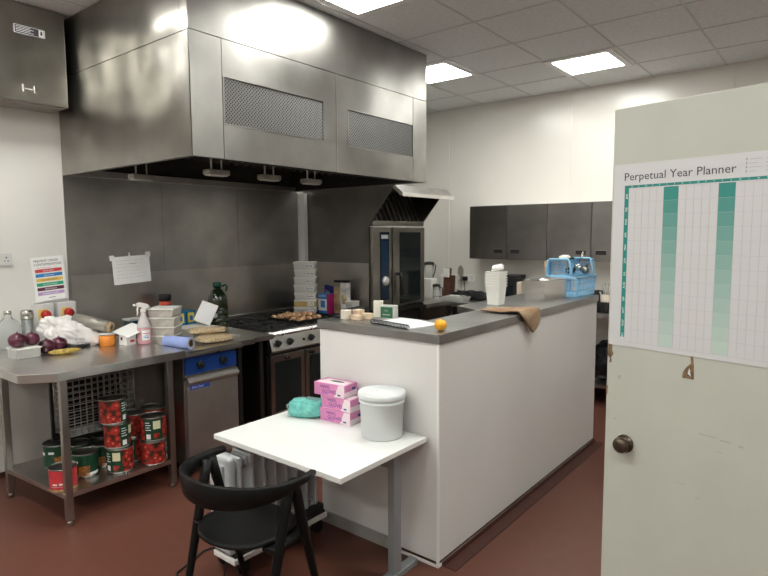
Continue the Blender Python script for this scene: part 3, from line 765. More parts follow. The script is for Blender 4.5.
sw_x(1.794, 1.924, 1.055, 1.212, 'grey isolator switch with red knob next to the steel splashback, right one of the pair')
o = tag(MB().use('switch').box(XL, XL+.05, 1.66, 1.72, .928, 1.054, .004).build('cable_trunking'), 'short grey trunking running down from the left isolator switch', 'trunking')

ps = thing('hygiene_poster', 'small white food hygiene poster with six coloured bars leaning above the red-knob switches', 'poster', (XL+.02, 1.672, 1.222), 0)
ps.rotation_euler = (math.radians(4), 0, 0)
MB().use('paper2').box(.0, .003, -.005, .215, 0, .325).box(.003,.012,.20,.215,0,.325).build('board', ps)
m = MB().use('ink').text('PREVENT CROSS', .0245, T(.0034, .012, .288) @ TX, .0002, sx=.92).text('CONTAMINATION', .0245, T(.0034, .010, .262) @ TX, .0002, sx=.92)
m.use('p_red').text('Use the correct boards', .010, T(.0034,.03,.243) @ TX, .0002)
for k, (c, tx) in enumerate((('p_red','RAW MEAT'),('p_blue','RAW FISH'),('p_yellow','COOKED MEATS'),('p_green','SALAD & FRUIT'),('p_brown','VEGETABLES'),('p_purple','BAKERY & DAIRY'))):
    z = .212-.0335*k
    m.use(c).box(.003, .0036, .015, .198, z, z+.024)
    m.use('ink' if c in ('p_yellow',) else 'paper2').text(tx, .015, T(.0038, .106, z+.006) @ TX, .0002, 'CENTER')
m.use('ink').box(.003,.0036,.085,.13,.022,.026)
m.build('print', ps)

pn = thing('handwritten_notice', 'white sheet of handwriting taped to the steel splashback', 'notice', (XL+.0135, 2.25, 1.305), 0)
pn.rotation_euler = (math.radians(3), math.radians(-.5), 0)
MB().use('paper2').box(0, .0012, 0, .318, 0, .225).build('sheet', pn)
m = MB().use('scrawl')
for k in range(6):
    x = .03
    while x < .25:
        w = random.uniform(.012, .04); m.box(.0012, .0016, x, x+w, .19-.028*k, .1925-.028*k); x += w+.009
m.use('ink').box(.0012,.0016,.14,.205,.161,.1635)
m.build('handwriting', pn)
for a_, b_, c_, d_ in ((-.018,.022,.198,.240),(.14,.155,.205,.255),(.285,.33,.205,.25)): MB().use('lid').box(.0013,.002,a_,b_,c_,d_).build('tape', pn)

def socket(name, label, loc, rz, plug=False):
    t = thing(name, label, 'socket', loc, rz)
    MB().use('switch' if not plug else 'lid').box(-.073,.073,-.012,-.0005,-.043,.043,.003).build('plate', t)
    m = MB().use('ink')
    for s in (-1,1):
        m.box(s*.036-.004,s*.036+.004,-.0128,-.0115,.008,.02).box(s*.036-.014,s*.036-.006,-.0128,-.0115,-.012,-.006).box(s*.036+.006,s*.036+.014,-.0128,-.0115,-.012,-.006)
    m.build('slots', t)
    return t
socket('wall_socket', 'grey double socket on the left wall above the prep table', (XL, 1.462, 1.54), PI/2)
socket('wall_socket', 'white double socket on the back wall between the upright utensils and the white tubs', (-3.625, YB, 1.165), 0, True)
pg = thing('plug', 'black plug with a hanging lead in the back wall socket', 'plug', (-3.675, YB, 1.155))
MB().use('black').box(-.028,.028,-.055,-.0130,-.025,.025,.006).build('body', pg)
MB().use('black').tube([(0,-.045,-.02),(0,-.05,-.06),(.01,-.05,-.12),(.0,-.06,-.16),(-.02,-.08,-.20)], .005, 6).build('lead', pg)

# ------------------------------------------------------------------ cans on the undershelf
SZ = .198
def can(label, loc, rz, kind, group=None, r=.082, h=.159):
    t = thing('food_can', label, 'can', loc, rz, group)
    b = MB().use('tindark')
    b.lathe([(r-.004,0),(r,.002),(r,.007),(r-.003,.009),(r-.003,h-.009),(r,h-.007),(r,h-.002),(r-.003,h),(r-.006,h-.002),(r-.006,h-.006),(r*.7,h-.005),(r*.68,h-.007),(.0,h-.007)], 40, caps=False)
    b.lathe([(0,.001),(r-.004,.001)], 40, caps=False)
    b.build('tin', t)
    l = MB()
    if kind == 'tomato':
        l.use('tomato').patch(r-.0025, 0, 360, .010, h-.010, 40)
        l.use('green').patch(r-.0019, -40, 45, .011, h-.011, 10)
        l.use('cream').patch(r-.0013, 2, 36, h*.52, h*.86, 5)
        l.use('paper').patch(r-.0013, -30, -10, h*.12, h*.32, 4)
        for k in range(4): l.patch(r-.0013, -34, -8-(k%2)*6, h*(.48+.1*k), h*(.51+.1*k), 4)
        l.use('tomato').patch(r-.0012, 4, 30, h*.12, h*.34, 4)
    elif kind == 'green':
        l.use('green').patch(r-.0025, 0, 360, .010, h-.010, 40)
        l.use('beans').patch(r-.0018, -35, 15, h*.08, h*.5, 8)
        l.use('paper').patch(r-.0018, -60, -35, h*.62, h*.72, 4).patch(r-.0018, 0, 60, h*.08, h*.2, 6).patch(r-.0018, -110, -80, h*.55, h*.68, 4)
    elif kind == 'red':
        l.use('redlabel').patch(r-.0025, 0, 360, .014, h-.010, 40).use('gold').patch(r+.0004, 0, 360, .002, .014, 40)
        l.use('paper').patch(r-.0018, -70, -48, h*.30, h*.36, 4).patch(r-.0018, -85, -15, h*.22, h*.235, 8).patch(r-.0018, -40, -25, h*.3, h*.38, 4)
    elif kind == 'plain':
        l.use('green').patch(r-.0025, 0, 360, .010, h-.010, 40)
    l.build('label', t)
    return t
gA = 'catering cans of tomatoes'
zc = .160
can('tomato can on top of the tall three-can stack beside the wire basket', (-3.61, 1.722, SZ+2*zc), math.radians(48), 'tomato', gA)
can('middle tomato can of the three-can stack', (-3.605, 1.742, SZ+zc), math.radians(25), 'tomato', gA)
can('bottom tomato can of the three-can stack, green panel facing out', (-3.595, 1.748, SZ), math.radians(-62), 'tomato', gA)
can('upper can of the two-can tomato stack nearest the fryer', (-3.545, 1.955, SZ+zc), math.radians(-32), 'tomato', gA)
can('lower can of the two-can tomato stack nearest the fryer', (-3.540, 1.950, SZ), math.radians(70), 'tomato', gA)
can('upper can of the stack squeezed between the two front tomato stacks', (-3.712, 1.895, SZ+zc), math.radians(150), 'tomato', gA)
can('lower can of the stack squeezed between the two front tomato stacks', (-3.712, 1.895, SZ), math.radians(-60), 'tomato', gA)
can('top can standing behind the right-hand tomato stack against the shade', (-3.73, 2.063, SZ+zc), 2.0, 'tomato', gA)
can('bottom can behind the right-hand tomato stack', (-3.73, 2.063, SZ), 2.0, 'tomato', gA)
gB = 'green catering cans'
rc = can('red can with gold rims at the front corner of the undershelf', (-3.602, 1.402, SZ), 0, 'red', None, .078, .136)
can('large green can at the far left of the undershelf', (-4.00, 1.53, SZ), 0, 'green', gB, .085, .155)
can('green can behind the red can, beans pictured on its label', (-3.70, 1.575, SZ), math.radians(-20), 'green', gB, .079, .150)
can('green can between the bean can and the tomato stack', (-3.765, 1.727, SZ), math.radians(-35), 'green', gB, .078, .150)
can('green can in the back row of the undershelf behind the bean can', (-3.90, 1.62, SZ), 0, 'plain', gB, .079, .150)
can('green can in the back row behind the tomato stack', (-3.93, 1.80, SZ), 0, 'plain', gB, .079, .150)

# ------------------------------------------------------------------ things on the prep table
def onion(label, loc, r, rz=0, group='red onions'):
    t = thing('red_onion', label, 'onion', loc, rz, group)
    m = MB().use('onion').lathe([(.15*r,.0),(.6*r,.10*r),(.92*r,.42*r),(1.05*r,.88*r),(.98*r,1.25*r),(.75*r,1.55*r),(.42*r,1.72*r),(.14*r,1.80*r),(.08*r,1.88*r),(.03*r,1.9*r)], 24)
    m.build('bulb', t)
    MB().use('onion').tube([(0,0,1.85*r),(.05*r,.02*r,2.02*r)], [.07*r,.03*r], 6).build('stem', t)
    return t
tb = thing('food_tub', 'clear lidded plastic tub carrying two red onions', 'tub', (-4.10, 1.405, TZ), math.radians(4))
MB().use('cloudy').prism([(-.062,0),(.062,0),(.070,.060),(-.070,.060)], -.072, .072, 'y', .006).build('body', tb)
MB().use('lid').box(-.075,.075,-.078,.078,.060,.068,.004).build('lid', tb, label='white lid')
onion('red onion lying on the tub lid, front one', (-4.105, 1.372, TZ+.068), .052)
onion('red onion lying on the tub lid, rear one', (-4.125, 1.462, TZ+.068), .046, 1)
onion('red onion on the steel table touching the tub', (-4.13, 1.55, TZ), .052, 2)
onion('red onion on the steel table behind the banana', (-4.17, 1.645, TZ), .050, 0)
o = MB().use('black').blob((-4.13, 1.75, TZ+.012), (.03,.08,.012), .25, 4, 5, 3, flat=TZ).build('dark_spoon'); tag(o, 'small dark utensil lying between onions and carrier bag', 'utensil')
bn = thing('banana', 'speckled yellow banana at the front of the prep table', 'banana', (-4.01, 1.615, TZ+.019), math.radians(80))
pts = [(-.095+.19*k/10, -.03*math.sin(PI*k/10)*1.0, 0) for k in range(11)]
MB().use('banana').tube(pts, [.006,.013,.017,.019,.0195,.0195,.019,.018,.015,.010,.005], 10).build('fruit', bn)
MB().use('wood').cyl(pts[-1], (.108,.006,.0), .005, .004).build('stem', bn)
# bottles in the corner
b1 = thing('plastic_jug', 'large clear plastic jug near the socket', 'jug', (-4.50, 1.455, TZ))
MB().use('clear').lathe([(.07,0),(.078,.01),(.078,.15),(.06,.185),(.03,.21),(.022,.225),(.022,.24)], 24).build('body', b1)
MB().use('tin').lathe([(.024,.24),(.024,.262),(.001,.263)], 16).build('cap', b1)
b2 = thing('small_bottle', 'small clear bottle left of the onions', 'bottle', (-4.40, 1.325, TZ))
MB().use('clear').lathe([(.026,0),(.030,.006),(.030,.07),(.012,.10),(.011,.115)], 20).build('body', b2)
MB().use('inkmid').lathe([(.014,.115),(.014,.132),(.001,.133)], 16).build('cap', b2)
b3 = thing('drinking_glass', 'tall shiny clear glass in front of the left isolator switch', 'glass', (-4.46, 1.56, TZ))
MB().use('clear').lathe([(.034,0),(.038,.2),(.036,.2),(.032,.01),(.0,.01)], 24, caps=False).build('vessel', b3)
MB().use('tin').lathe([(.041,.2),(.041,.25),(.034,.262),(.001,.263)], 20).build('steel_top', b3)
o = tag(MB().use('lid').box(-4.45,-4.32,1.20,1.33,TZ,TZ+.05,.01).build('white_tray'), 'white plastic tray at the left end of the prep table', 'tray')
cbx = thing('cream_carton', 'small cream carton with grey top between the switches and the onions', 'carton', (-4.39, 1.735, TZ))
MB().use(mat('cream_card', (.66,.62,.48), .6)).box(-.03,.03,-.04,.04,0,.075,.003).build('body', cbx)
MB().use('inkmid').box(-.03,.03,-.04,.04,.0755,.105,.003).build('top', cbx)
# carrier bag
bgx = thing('carrier_bag', 'crumpled white carrier bag in front of the isolator switches', 'bag', (-4.29, 1.79, TZ), math.radians(-38))
t_ = bmesh.new(); bmesh.ops.create_icosphere(t_, subdivisions=5, radius=1)
for v in t_.verts:
    p = v.co.copy(); n = noise.noise(p*1.6+Vector((3,1,2)))*.30 + abs(noise.noise(p*3.6+Vector((9,1,4))))*.22
    q = p*(.95+n); v.co = Vector((q.x*.125, q.y*.20, max(0, .085+q.z*.125-.05*q.y)))
m = MB().use('bag'); m._add(t_, True); m.build('sack', bgx)
m = MB().use('bagprint')
for k in range(7):
    y = -.11+.028*k
    m.tube([(.118+.012*math.sin(k), y, .03),(.128, y+.02, .045+.01*(k%3)),(.122, y+.03, .03)], .0016, 5)
m.build('print', bgx, label='dark scribbled print')
# foil roll resting on the orange tub
oj = thing('spread_jar', 'orange tub with clear sides under the end of the cardboard roll', 'tub', (-4.075, 1.93, TZ))
MB().use('orangejar').lathe([(.046,0),(.050,.004),(.056,.078),(.0,.079)], 28, caps=False).build('contents', oj)
MB().use('cloudy').lathe([(.058,.079),(.058,.090),(.001,.091)], 28).build('lid', oj)
rl = thing('foil_roll', 'grey catering roll with a brown cardboard core leaning on the orange tub', 'roll', (-4.19, 1.825, TZ+.135))
ax = Vector((.20, .125, -.05)).normalized(); p1 = Vector((.125,.115,-.002)); p0 = p1-ax*.26
MB().use('film').cyl(p0, p1, .042, .042, 28).build('wrap', rl)
MB().use('card').cyl(p1-ax*.002, p1+ax*.022, .037, .037, 28).build('core', rl, label='brown cardboard core')
MB().use('black').cyl(p1+ax*.0205, p1+ax*.0235, .017, .017, 20).build('core_hole', rl)
bx = thing('white_carton', 'small white carton with a red mark and open flap left of the spray bottle', 'carton', (-4.00, 2.040, TZ), math.radians(10))
MB().use('paper2').box(-.040,.040,-.042,.040,0,.075,.002).build('body', bx)
MB().use('p_red').box(.0402,.0408,-.01,.025,.018,.035).use('p_brown').lathe([(.012,0),(.0,.0008)],16,T(-.01,-.0422,.045)@RX(PI/2),caps=False).build('print', bx)
MB().use('paper2').box(-.07,.10,-.075,.10,.0,.003, mx=T(0,.0,.100) @ RX(math.radians(14)) @ RY(math.radians(10))).build('flap', bx)
# spray bottle
sp = thing('spray_bottle', 'white trigger spray bottle with pink liquid beside the tub stack', 'bottle', (-3.935, 2.13, TZ), math.radians(-105))
MB().use('pink').lathe([(.042,0),(.047,.006),(.047,.115)], 28).build('liquid', sp, label='pink liquid in the lower half')
MB().use('spray').lathe([(.047,.1155),(.046,.128),(.035,.165),(.017,.205),(.015,.228)], 28).build('bottle', sp)
MB().use('paper2').patch(.0475, 60, 130, .03, .10, 10).use('p_blue').patch(.0479, 70, 115, .045, .05, 8).patch(.0479, 70, 110, .058, .062, 8).use('p_red').patch(.0479,70,120,.075,.08,8).build('label', sp)
hdt = MB().use('lid').cyl((0,0,.228),(0,0,.25),.019,.019,16)
hdt.prism([(-.05,.262),(-.03,.285),(.02,.300),(.045,.292),(.045,.272),(.01,.262),(.012,.25),(-.018,.25)], -.014, .014, 'y', .004)
hdt.cyl((.045,0,.282),(.066,0,.282),.009,.009,12)
hdt.build('trigger_head', sp)
MB().use('lid').tube([(.030,0,.268),(.040,0,.25),(.036,0,.225),(.044,0,.205)], [.007,.006,.005,.004], 8).build('trigger', sp)
tt = thing('dark_teal_tub', 'dark teal tub with pale rim behind the spray bottle', 'tub', (-4.33, 2.27, FZ))
MB().use('tealbox').box(-.05,.05,-.065,.065,0,.14,.012).use('cloudy').box(-.055,.055,-.07,.07,.14,.155,.004).build('body', tt)
o = tag(MB().use('bluebox').box(-4.20,-4.13,2.31,2.36,TZ,TZ+.19,.008).build('blue_bottle', loc=(0,0,-.02)), 'blue bottle squeezed between spray bottle and tub stack', 'bottle')
# stacked tubs on the table
def food_tub(label, w, d, h, loc, rz, group, body='cloudy', marks=False, content=None):
    t = thing('food_tub', label, 'tub', loc, rz, group)
    m = MB().use(body)
    m.prism([(-w*.88,0),(w*.88,0),(w*.97,h*.84),(-w*.97,h*.84)], -d*.92, d*.92, 'y', .008)
    m.build('body', t)
    MB().use('lid').box(-w,w,-d,d,h*.84,h-.001,.004).box(-w*.9,w*.9,-d*.9,d*.9,h*.86,h-.0008).build('lid', t)
    if content: MB().use(content).box(-w*.965,w*.965,-d*.94,d*.94,h*.12,h*.78,.006).build('contents', t)
    if marks:
        k = MB().use('paper').box(.2*w,.85*w,-d*.955-.003,-d*.94,h*.25,h*.7, mx=None); k.use('ink')
        for j in range(5): k.box((.25+.11*j)*w,(.31+.11*j)*w,-d*.955-.0036,-d*.955-.003,h*(.38+.06*(j%2)),h*(.58-.05*(j%3)))
        k.build('handwritten_label', t)
    return t
gt = 'lidded food tubs stacked on the prep table'
names = ['lowest', 'second lowest', 'second highest', 'topmost']
for i in range(4):
    food_tub('taupe tub with cream lid, %s of the four stacked by the spray bottle' % names[i], .098, .098, .0665, (-3.945+.004*(i%2), 2.305, FZ+.0667*i), math.radians(38+3*(i%3)), gt, body='tubfull')
sj = thing('sauce_jar', 'tall jar with black lid and red label at the splashback', 'jar', (-4.44, 2.60, FZ+.002))
MB().use('saucered').lathe([(.042,0),(.048,.01),(.048,.235),(.040,.252)], 24).build('body', sj); MB().use('ink').patch(.0485,-60,60,.21,.218,10).patch(.0485,-60,60,.19,.194,10).build('label_lines', sj)
MB().use('black').lathe([(.050,.252),(.050,.298),(.046,.303),(.001,.303)], 24).build('lid', sj)
for i, (y, lb) in enumerate(((2.63, 'blue carton with yellow panel touching the tub stack'), (2.725, 'blue carton with yellow panel, right one of the two beside the white sheet'))):
    t = thing('blue_carton', lb, 'carton', (-4.30, y, FZ), math.radians(-4), 'blue and yellow cartons')
    MB().use('bluebox').box(-.045,.045,-.04,.04,0,.17,.002).build('body', t)
    MB().use('yellowlab').box(.045,.0456,-.028,.028,.075,.155).box(-.028,.028,-.0406,-.04,.075,.155).use('blueprint').box(.0456,.046,-.012,.014,.09,.13).build('label', t)
wt = tag(MB().use('lid').box(-.13,.13,-.13,.13,0,.07,.006).build('foam_tray', loc=(-4.04, 2.62, FZ)), 'flat cream tray under the leaning white sheet', 'tray')
wt.rotation_euler = (0,0,math.radians(8))
ls = thing('leaning_lid', 'white rectangular plastic lid leaning against the dark oil bottle', 'lid', (-4.05, 2.655, FZ+.071))
lm = T(.0,.0,.0) @ RZ(math.radians(32)) @ RX(math.radians(-22)) @ RY(math.radians(18))
MB().use('lid').box(-.06,.09,-.004,.004,.028,.205,.003,mx=lm).build('panel', ls)
MB().use('paper').box(-.05,.08,-.007,-.004,.04,.195,mx=lm).build('raised_rim', ls)
ob = thing('oil_bottle', 'large dark oil bottle with green cap and handle beside the range', 'bottle', (-4.08, 2.865, .905))
m = MB().use('oil').lathe([(.078,0),(.084,.008),(.084,.05),(.079,.055),(.084,.06),(.084,.11),(.079,.115),(.084,.12),(.084,.17),(.079,.175),(.084,.18),(.084,.245),(.070,.30),(.040,.345),(.030,.355),(.030,.375)], 32)
m.build('body', ob)
MB().use('oilcap').lathe([(.035,.372),(.035,.405),(.03,.41),(.001,.41)], 24).build('cap', ob)
MB().use('oilcap').tube([(.02,.03,.372),(.03,.06,.385),(.03,.075,.37),(.02,.07,.33)], .008, 8).build('handle', ob)
MB().use('lid').lathe([(.02,0),(.0,.001)],18,T(.0,.0,.14)@RZ(math.radians(-50))@T(.0855,0,0)@RY(PI/2),caps=False).build('price_sticker', ob, label='small white sticker')
# blue paper roll and oat bags
br = thing('blue_roll', 'roll of blue paper towel at the front of the table end', 'roll', (-3.66, 2.235, FZ+.043), 0)
MB().use('bluepaper').cyl((-.11,-.035,.0),(.10,.035,.0),.041,.041,28).build('paper', br)
MB().use('card').cyl((.0995,.0348,0),(.102,.0357,0),.032,.032,24).use('black').cyl((.1015,.0355,0),(.1025,.0359,0),.024,.024,20).build('core', br)
for i, (x, y, z, rz_, lb) in enumerate(((-3.68, 2.545, .905+.028, 75, 'clear bag of oats lying beside the blue roll, lower one'), (-3.79, 2.565, .905+.075, 60, 'clear bag of oats lying on top of the other'))):
    t = thing('oat_bag', lb, 'bag', (x, y, z), math.radians(rz_), 'bags of oats')
    MB().use('oats').blob((0,0,0), (.140,.085,.026), .15, 2.5, 11+i, 4, power=.75).build('sack', t)
    MB().use('wrap').box(.140,.185,-.055,.055,-.004,.004,.002).build('sealed_end', t)
sl = tag(MB().use('tin').prism([(-3.63,2.235),(-3.50,2.235),(-3.47,2.20),(-3.48,2.34),(-3.60,2.36)], .906, .9085, 'z').build('foil_scrap'), 'shiny scrap of foil in front of the blue roll', 'foil')

# ------------------------------------------------------------------ range top
bt = thing('baking_tray', 'black baking tray of golden pastries on the range', 'tray', (-4.0, 3.665, .917), math.radians(0))
MB().use('dark').box(-.20,.20,-.15,.165,0,.006,.002).box(-.21,-.20,-.16,.175,.0,.018).box(.20,.21,-.16,.175,.0,.018).box(-.20,.20,-.16,-.15,.0,.018).box(-.20,.20,.165,.175,.0,.018).build('pan', bt)
proto = None; k = 0
for i in range(6):
    for j in range(5):
        x = -4.0-.165+.066*i+random.uniform(-.008,.008); y = 3.665-.125+.065*j+random.uniform(-.008,.008); z = .917+.024
        if i in (1,2,3,4) and random.random() < .35: z += .018
        if proto is None:
            proto = MB().use('pastry').blob((0,0,0), (.030,.024,.018), .35, 2.2, 4, 3).build('pastry_piece', loc=(x,y,z))
            o = tag(proto, 'golden brown pastry piece on the black baking tray', 'pastry', 'pastry pieces on the baking tray')
        else:
            o = proto.copy(); C.objects.link(o); o.location = (x,y,z); o.rotation_euler = (random.uniform(-.3,.3), random.uniform(-.3,.3), random.uniform(0,6.28))
gt2 = 'tall stack of lidded tubs on the range'
names = ['bottom, grey contents', 'second from the bottom, mustard-coloured contents', 'third from the bottom', 'fourth from the bottom', 'third from the top', 'second from the top', 'top']
for i in range(7):
    food_tub('cloudy lidded tub in the seven-tub stack on the range, ' + names[i], .108, .108, .0745, (-4.20+.003*(i%2), 3.985, .9165+.0747*i), math.radians(38+2*(i%3)), gt2, marks=True, content='mustard' if i == 1 else ('inklight' if i == 0 else None))
# packets in front of the oven side sheet
pk = thing('detergent_box', 'blue and purple detergent box beside the seven-tub stack', 'box', (-4.06, 4.145, .917), 0)
MB().use('blueprint').box(-.075,.075,-.05,.05,0,.20,.002).build('body', pk)
MB().use('magenta').box(.0751,.0758,-.05,.05,0,.20).box(.045,.075,-.0508,-.0501,0,.20).use('paper2').box(-.075,.045,-.0508,-.0501,.03,.145).use('blueprint').box(-.04,.02,-.0512,-.0508,.06,.13).use('paper2').text('ACTIV', .03, T(-.06,-.0512,.165)@TY, .0002).build('print', pk)
p2 = thing('coffee_packet', 'dark blue packet leaning behind the detergent box', 'packet', (-4.14, 4.235, .917))
MB().use('navy').box(-.06,.06,-.02,.02,0,.27,.01,mx=RY(.12)).use('paper').text('CAFE', .034, T(-.03,-.0208,.21) @ RY(.3) @ TY, .0002).build('pouch', p2)
p3 = thing('gold_packet', 'beige and gold foil packet between the blue box and the tall white packet', 'packet', (-3.955, 4.19, .917))
MB().use(mat('gold_foil', (.50,.40,.22), .35, metal=.3, var=.3, vscale=16)).box(-.035,.035,-.025,.025,0,.27,.01).build('pouch', p3)
p4 = thing('flour_packet', 'tall grey-white paper packet with a folded black top against the steel side sheet', 'packet', (-3.88, 4.22, .917))
MB().use(mat('grey_packet', (.62,.60,.58), .5, var=.25, vscale=18)).box(-.045,.045,-.03,.03,0,.31,.008).build('bag', p4)
MB().use('black').box(-.13,.07,-.02,.02,.31,.335,.006,mx=RY(-.03)).build('folded_top', p4, label='black folded top')
t = thing('plastic_tub', 'translucent open tub on the range end in front of the steel side sheet', 'tub', (-3.775, 4.19, .917))
MB().use('cloudy').prism([(-.04,0),(.055,0),(.06,.13),(-.045,.13)], -.055,.055,'y',.004).use('lid').box(-.048,.063,-.058,.058,.13,.138,.002).build('body', t)
t = tag(MB().use('black').box(-3.79,-3.73,3.90,4.10,.917,.925).box(-3.75,-3.735,3.9,4.1,.925,.96).build('black_pan'), 'flat black pan at the right end of the range', 'pan')
t = thing('utensil_jar', 'small jar of orange-brown utensils next to the tall white packet', 'jar', (-3.80, 4.11, .917))
MB().use('cloudy').lathe([(.025,0),(.028,.11),(.0,.11)], 16, caps=False).build('pot', t)
MB().use('mustard').cyl((0,0,.11),(-.005,.01,.2),.010,.014,10).build('brush', t)

# ------------------------------------------------------------------ things on the island top
Z = IZ2+.0005
t = thing('black_mat', 'flat black tray at the left end of the island top', 'tray', (-2.315, 2.565, Z))
MB().use('black').prism([(-.045,-.10),(.060,-.10),(.055,.13),(-.045,.13)], 0, .012, 'z', .001).prism([(-.09,.0),(.12,.0),(.12,.050),(-.02,.045)], -.04, .050, 'x').build('tray', t)
blocks = [((-2.262, 2.465), (.022,.024,.034), 'cardpale', 0), ((-2.222, 2.53), (.026,.028,.033), 'woodlt', 10), ((-2.192, 2.478), (.040,.018,.018), 'woodlt', -12), ((-2.162, 2.54), (.030,.020,.022), 'woodlt', 20)]
labs = ['pale paper carton, leftmost of the small items on the island end', 'pinkish block behind the pale carton', 'low wooden block beside the pale carton, nearest the edge', 'small wooden block in front of the white card box']
for (xy, sz, mm, a), lb in zip(blocks, labs):
    b = MB().use(mm).box(-sz[0],sz[0],-sz[1],sz[1],0,sz[2]*1.6,.004).build('small_block', loc=(xy[0], xy[1], Z)); b.rotation_euler = (0,0,math.radians(a)); tag(b, lb, 'block', 'small blocks on the island end')
t = thing('card_box', 'tall cream card box standing on the island end', 'box', (-2.165, 2.645, Z), math.radians(30))
MB().use(mat('cream_box', (.78,.76,.66), .6)).box(-.027,.027,-.022,.022,0,.098,.002).build('body', t)
t = thing('green_tin_box', 'small glassy box with a green label next to the cream card box', 'box', (-2.075, 2.635, Z), math.radians(12))
MB().use('cloudy').box(-.045,.045,-.028,.028,0,.079,.004).build('case', t)
MB().use('greenglass').box(-.042,.036,-.0288,-.0282,.006,.070).use('inklight').box(-.03,.02,-.0294,-.0288,.024,.028).text('TEA', .013, T(-.018,-.0294,.045)@TY, .0002).build('label', t, label='dark green label')
# spiral notebook
nb = thing('spiral_notebook', 'open white notebook with a black spiral edge lying on the island corner', 'notebook', (-1.880, 2.485, Z), math.radians(-11))
m = MB().use('paper').box(-.16,.15,-.075,.145,0,.006,.001)
m.prism([(-.16,.006),(.15,.006),(.145,.008),(.0,.012),(-.15,.009)], -.070, .142, 'y'); m.build('pages', nb)
m = MB().use('ink')
for k in range(27):
    x = -.155+.0112*k
    m.tube([(x+.006*math.cos(0), -.077+.012*math.cos(a), .0125+.012*math.sin(a)) for a in [2*PI*j/8 for j in range(8)]], .0026, 5, closed=True)
m.build('spiral', nb)
m = MB().use('inklight')
for k in range(8): m.box(-.13,.11,.0+.016*k,.0012+.016*k,.0116,.0124)
m.build('ruled_lines', nb)
t = thing('orange', 'single bright orange on the corner of the island top', 'orange', (-1.600, 2.455, Z))
MB().use('orangefruit').blob((0,0,.030), (.032,.032,.030), .02, 2, 1, 4).build('fruit', t)
MB().use('wood').cyl((.012,0,.0575),(.0125,0,.0595),.003,.003,8).build('stem_scar', t)
# cloth over the edge
clm = bpy.data.meshes.new('dishcloth'); bmx = bmesh.new()
NU, NV = 46, 26; grid = []
for i in range(NU+1):
    u = i/NU; row = []
    # path: from far inside across the top, over the edge and down
    for j in range(NV+1):
        v = j/NV-.5
        L = .36*u*1.02                     # run length
        wdt = .10+.10*min(1, u*1.8)-(.11*max(0, u-.72)/.28)
        ytop = 3.27+.09*u
        edge = .262                       # distance at which the path reaches the counter edge
        fold = .014*math.sin(v*24+u*6)*(.4+u)+.006*noise.noise(Vector((u*6, v*8, 1)))
        if L < edge:
            x = (IX1+.008)-.262+L; z = IZ2+.012+abs(fold)*.9; 
        else:
            d = L-edge; a = min(1, d/.02)
            x = IX1+.008+.010+.004*a+abs(fold)*.8; z = IZ2+.010-d
        y = ytop+v*wdt*2*(.62)+(.05*u*u)
        if L >= edge: z -= .035*(.5-abs(v+.22))*1.8
        row.append(bmx.verts.new((x, y, z)))
    grid.append(row)
for i in range(NU):
    for j in range(NV): bmx.faces.new((grid[i][j], grid[i][j+1], grid[i+1][j+1], grid[i+1][j]))
for f in bmx.faces: f.smooth = True
bmx.to_mesh(clm); bmx.free(); clm.materials.append(M['cloth'])
cl = bpy.data.objects.new('dishcloth', clm); C.objects.link(cl)
sm = cl.modifiers.new('s', 'SOLIDIFY'); sm.thickness = .006; sm.offset = 1
tag(cl, 'brown and rust cloth draped over the long edge of the island top', 'cloth')
# nested white tubs
gw = 'nested white plastic containers on the island'
for i in range(6):
    t = thing('white_container', 'white container nested in the stack on the island, %s' % ['the lowest','second from the bottom','third from the bottom','third from the top','second from the top','the topmost under the loose lid'][i], 'container', (-1.905, 3.63, Z+.019*i), math.radians(0), gw)
    m = MB().use('lid')
    a, b, h = .043, .053, .135
    m.prism([(-a,0),(a,0),(b,h),(-b,h)], -.0, .002, 'y', mx=T(0,-a,0)) if False else None
    tt_ = bmesh.new()
    lo = [tt_.verts.new((sx*a, sy*a, 0)) for sx, sy in ((-1,-1),(1,-1),(1,1),(-1,1))]
    hi = [tt_.verts.new((sx*b, sy*b, h)) for sx, sy in ((-1,-1),(1,-1),(1,1),(-1,1))]
    hi2 = [tt_.verts.new((sx*(b-.003), sy*(b-.003), h)) for sx, sy in ((-1,-1),(1,-1),(1,1),(-1,1))]
    lo2 = [tt_.verts.new((sx*(a-.003), sy*(a-.003), .003)) for sx, sy in ((-1,-1),(1,-1),(1,1),(-1,1))]
    tt_.faces.new(lo[::-1]); tt_.faces.new(lo2)
    for k in range(4):
        n_ = (k+1)%4
        tt_.faces.new((lo[k],lo[n_],hi[n_],hi[k])); tt_.faces.new((hi[k],hi[n_],hi2[n_],hi2[k])); tt_.faces.new((hi2[k],hi2[n_],lo2[n_],lo2[k]))
    m._add(tt_); m.build('body', t)
    r_ = MB().use('lid'); w = b+.005
    r_.box(-w,w,-w,-b,h-.008,h).box(-w,w,b,w,h-.008,h).box(-w,-b,-b,b,h-.008,h).box(b,w,-b,b,h-.008,h)
    r_.build('rim', t)
t = tag(MB().use('lid').box(-.042,.042,-.052,.052,-.004,.004,.003).box(-.035,.035,-.045,.045,.004,.02,.006).build('loose_lid', loc=(-1.90, 3.64, Z+.2505)), 'loose white lid tilted on top of the nested white containers', 'lid')
t.rotation_euler = (math.radians(10), math.radians(-14), .4)
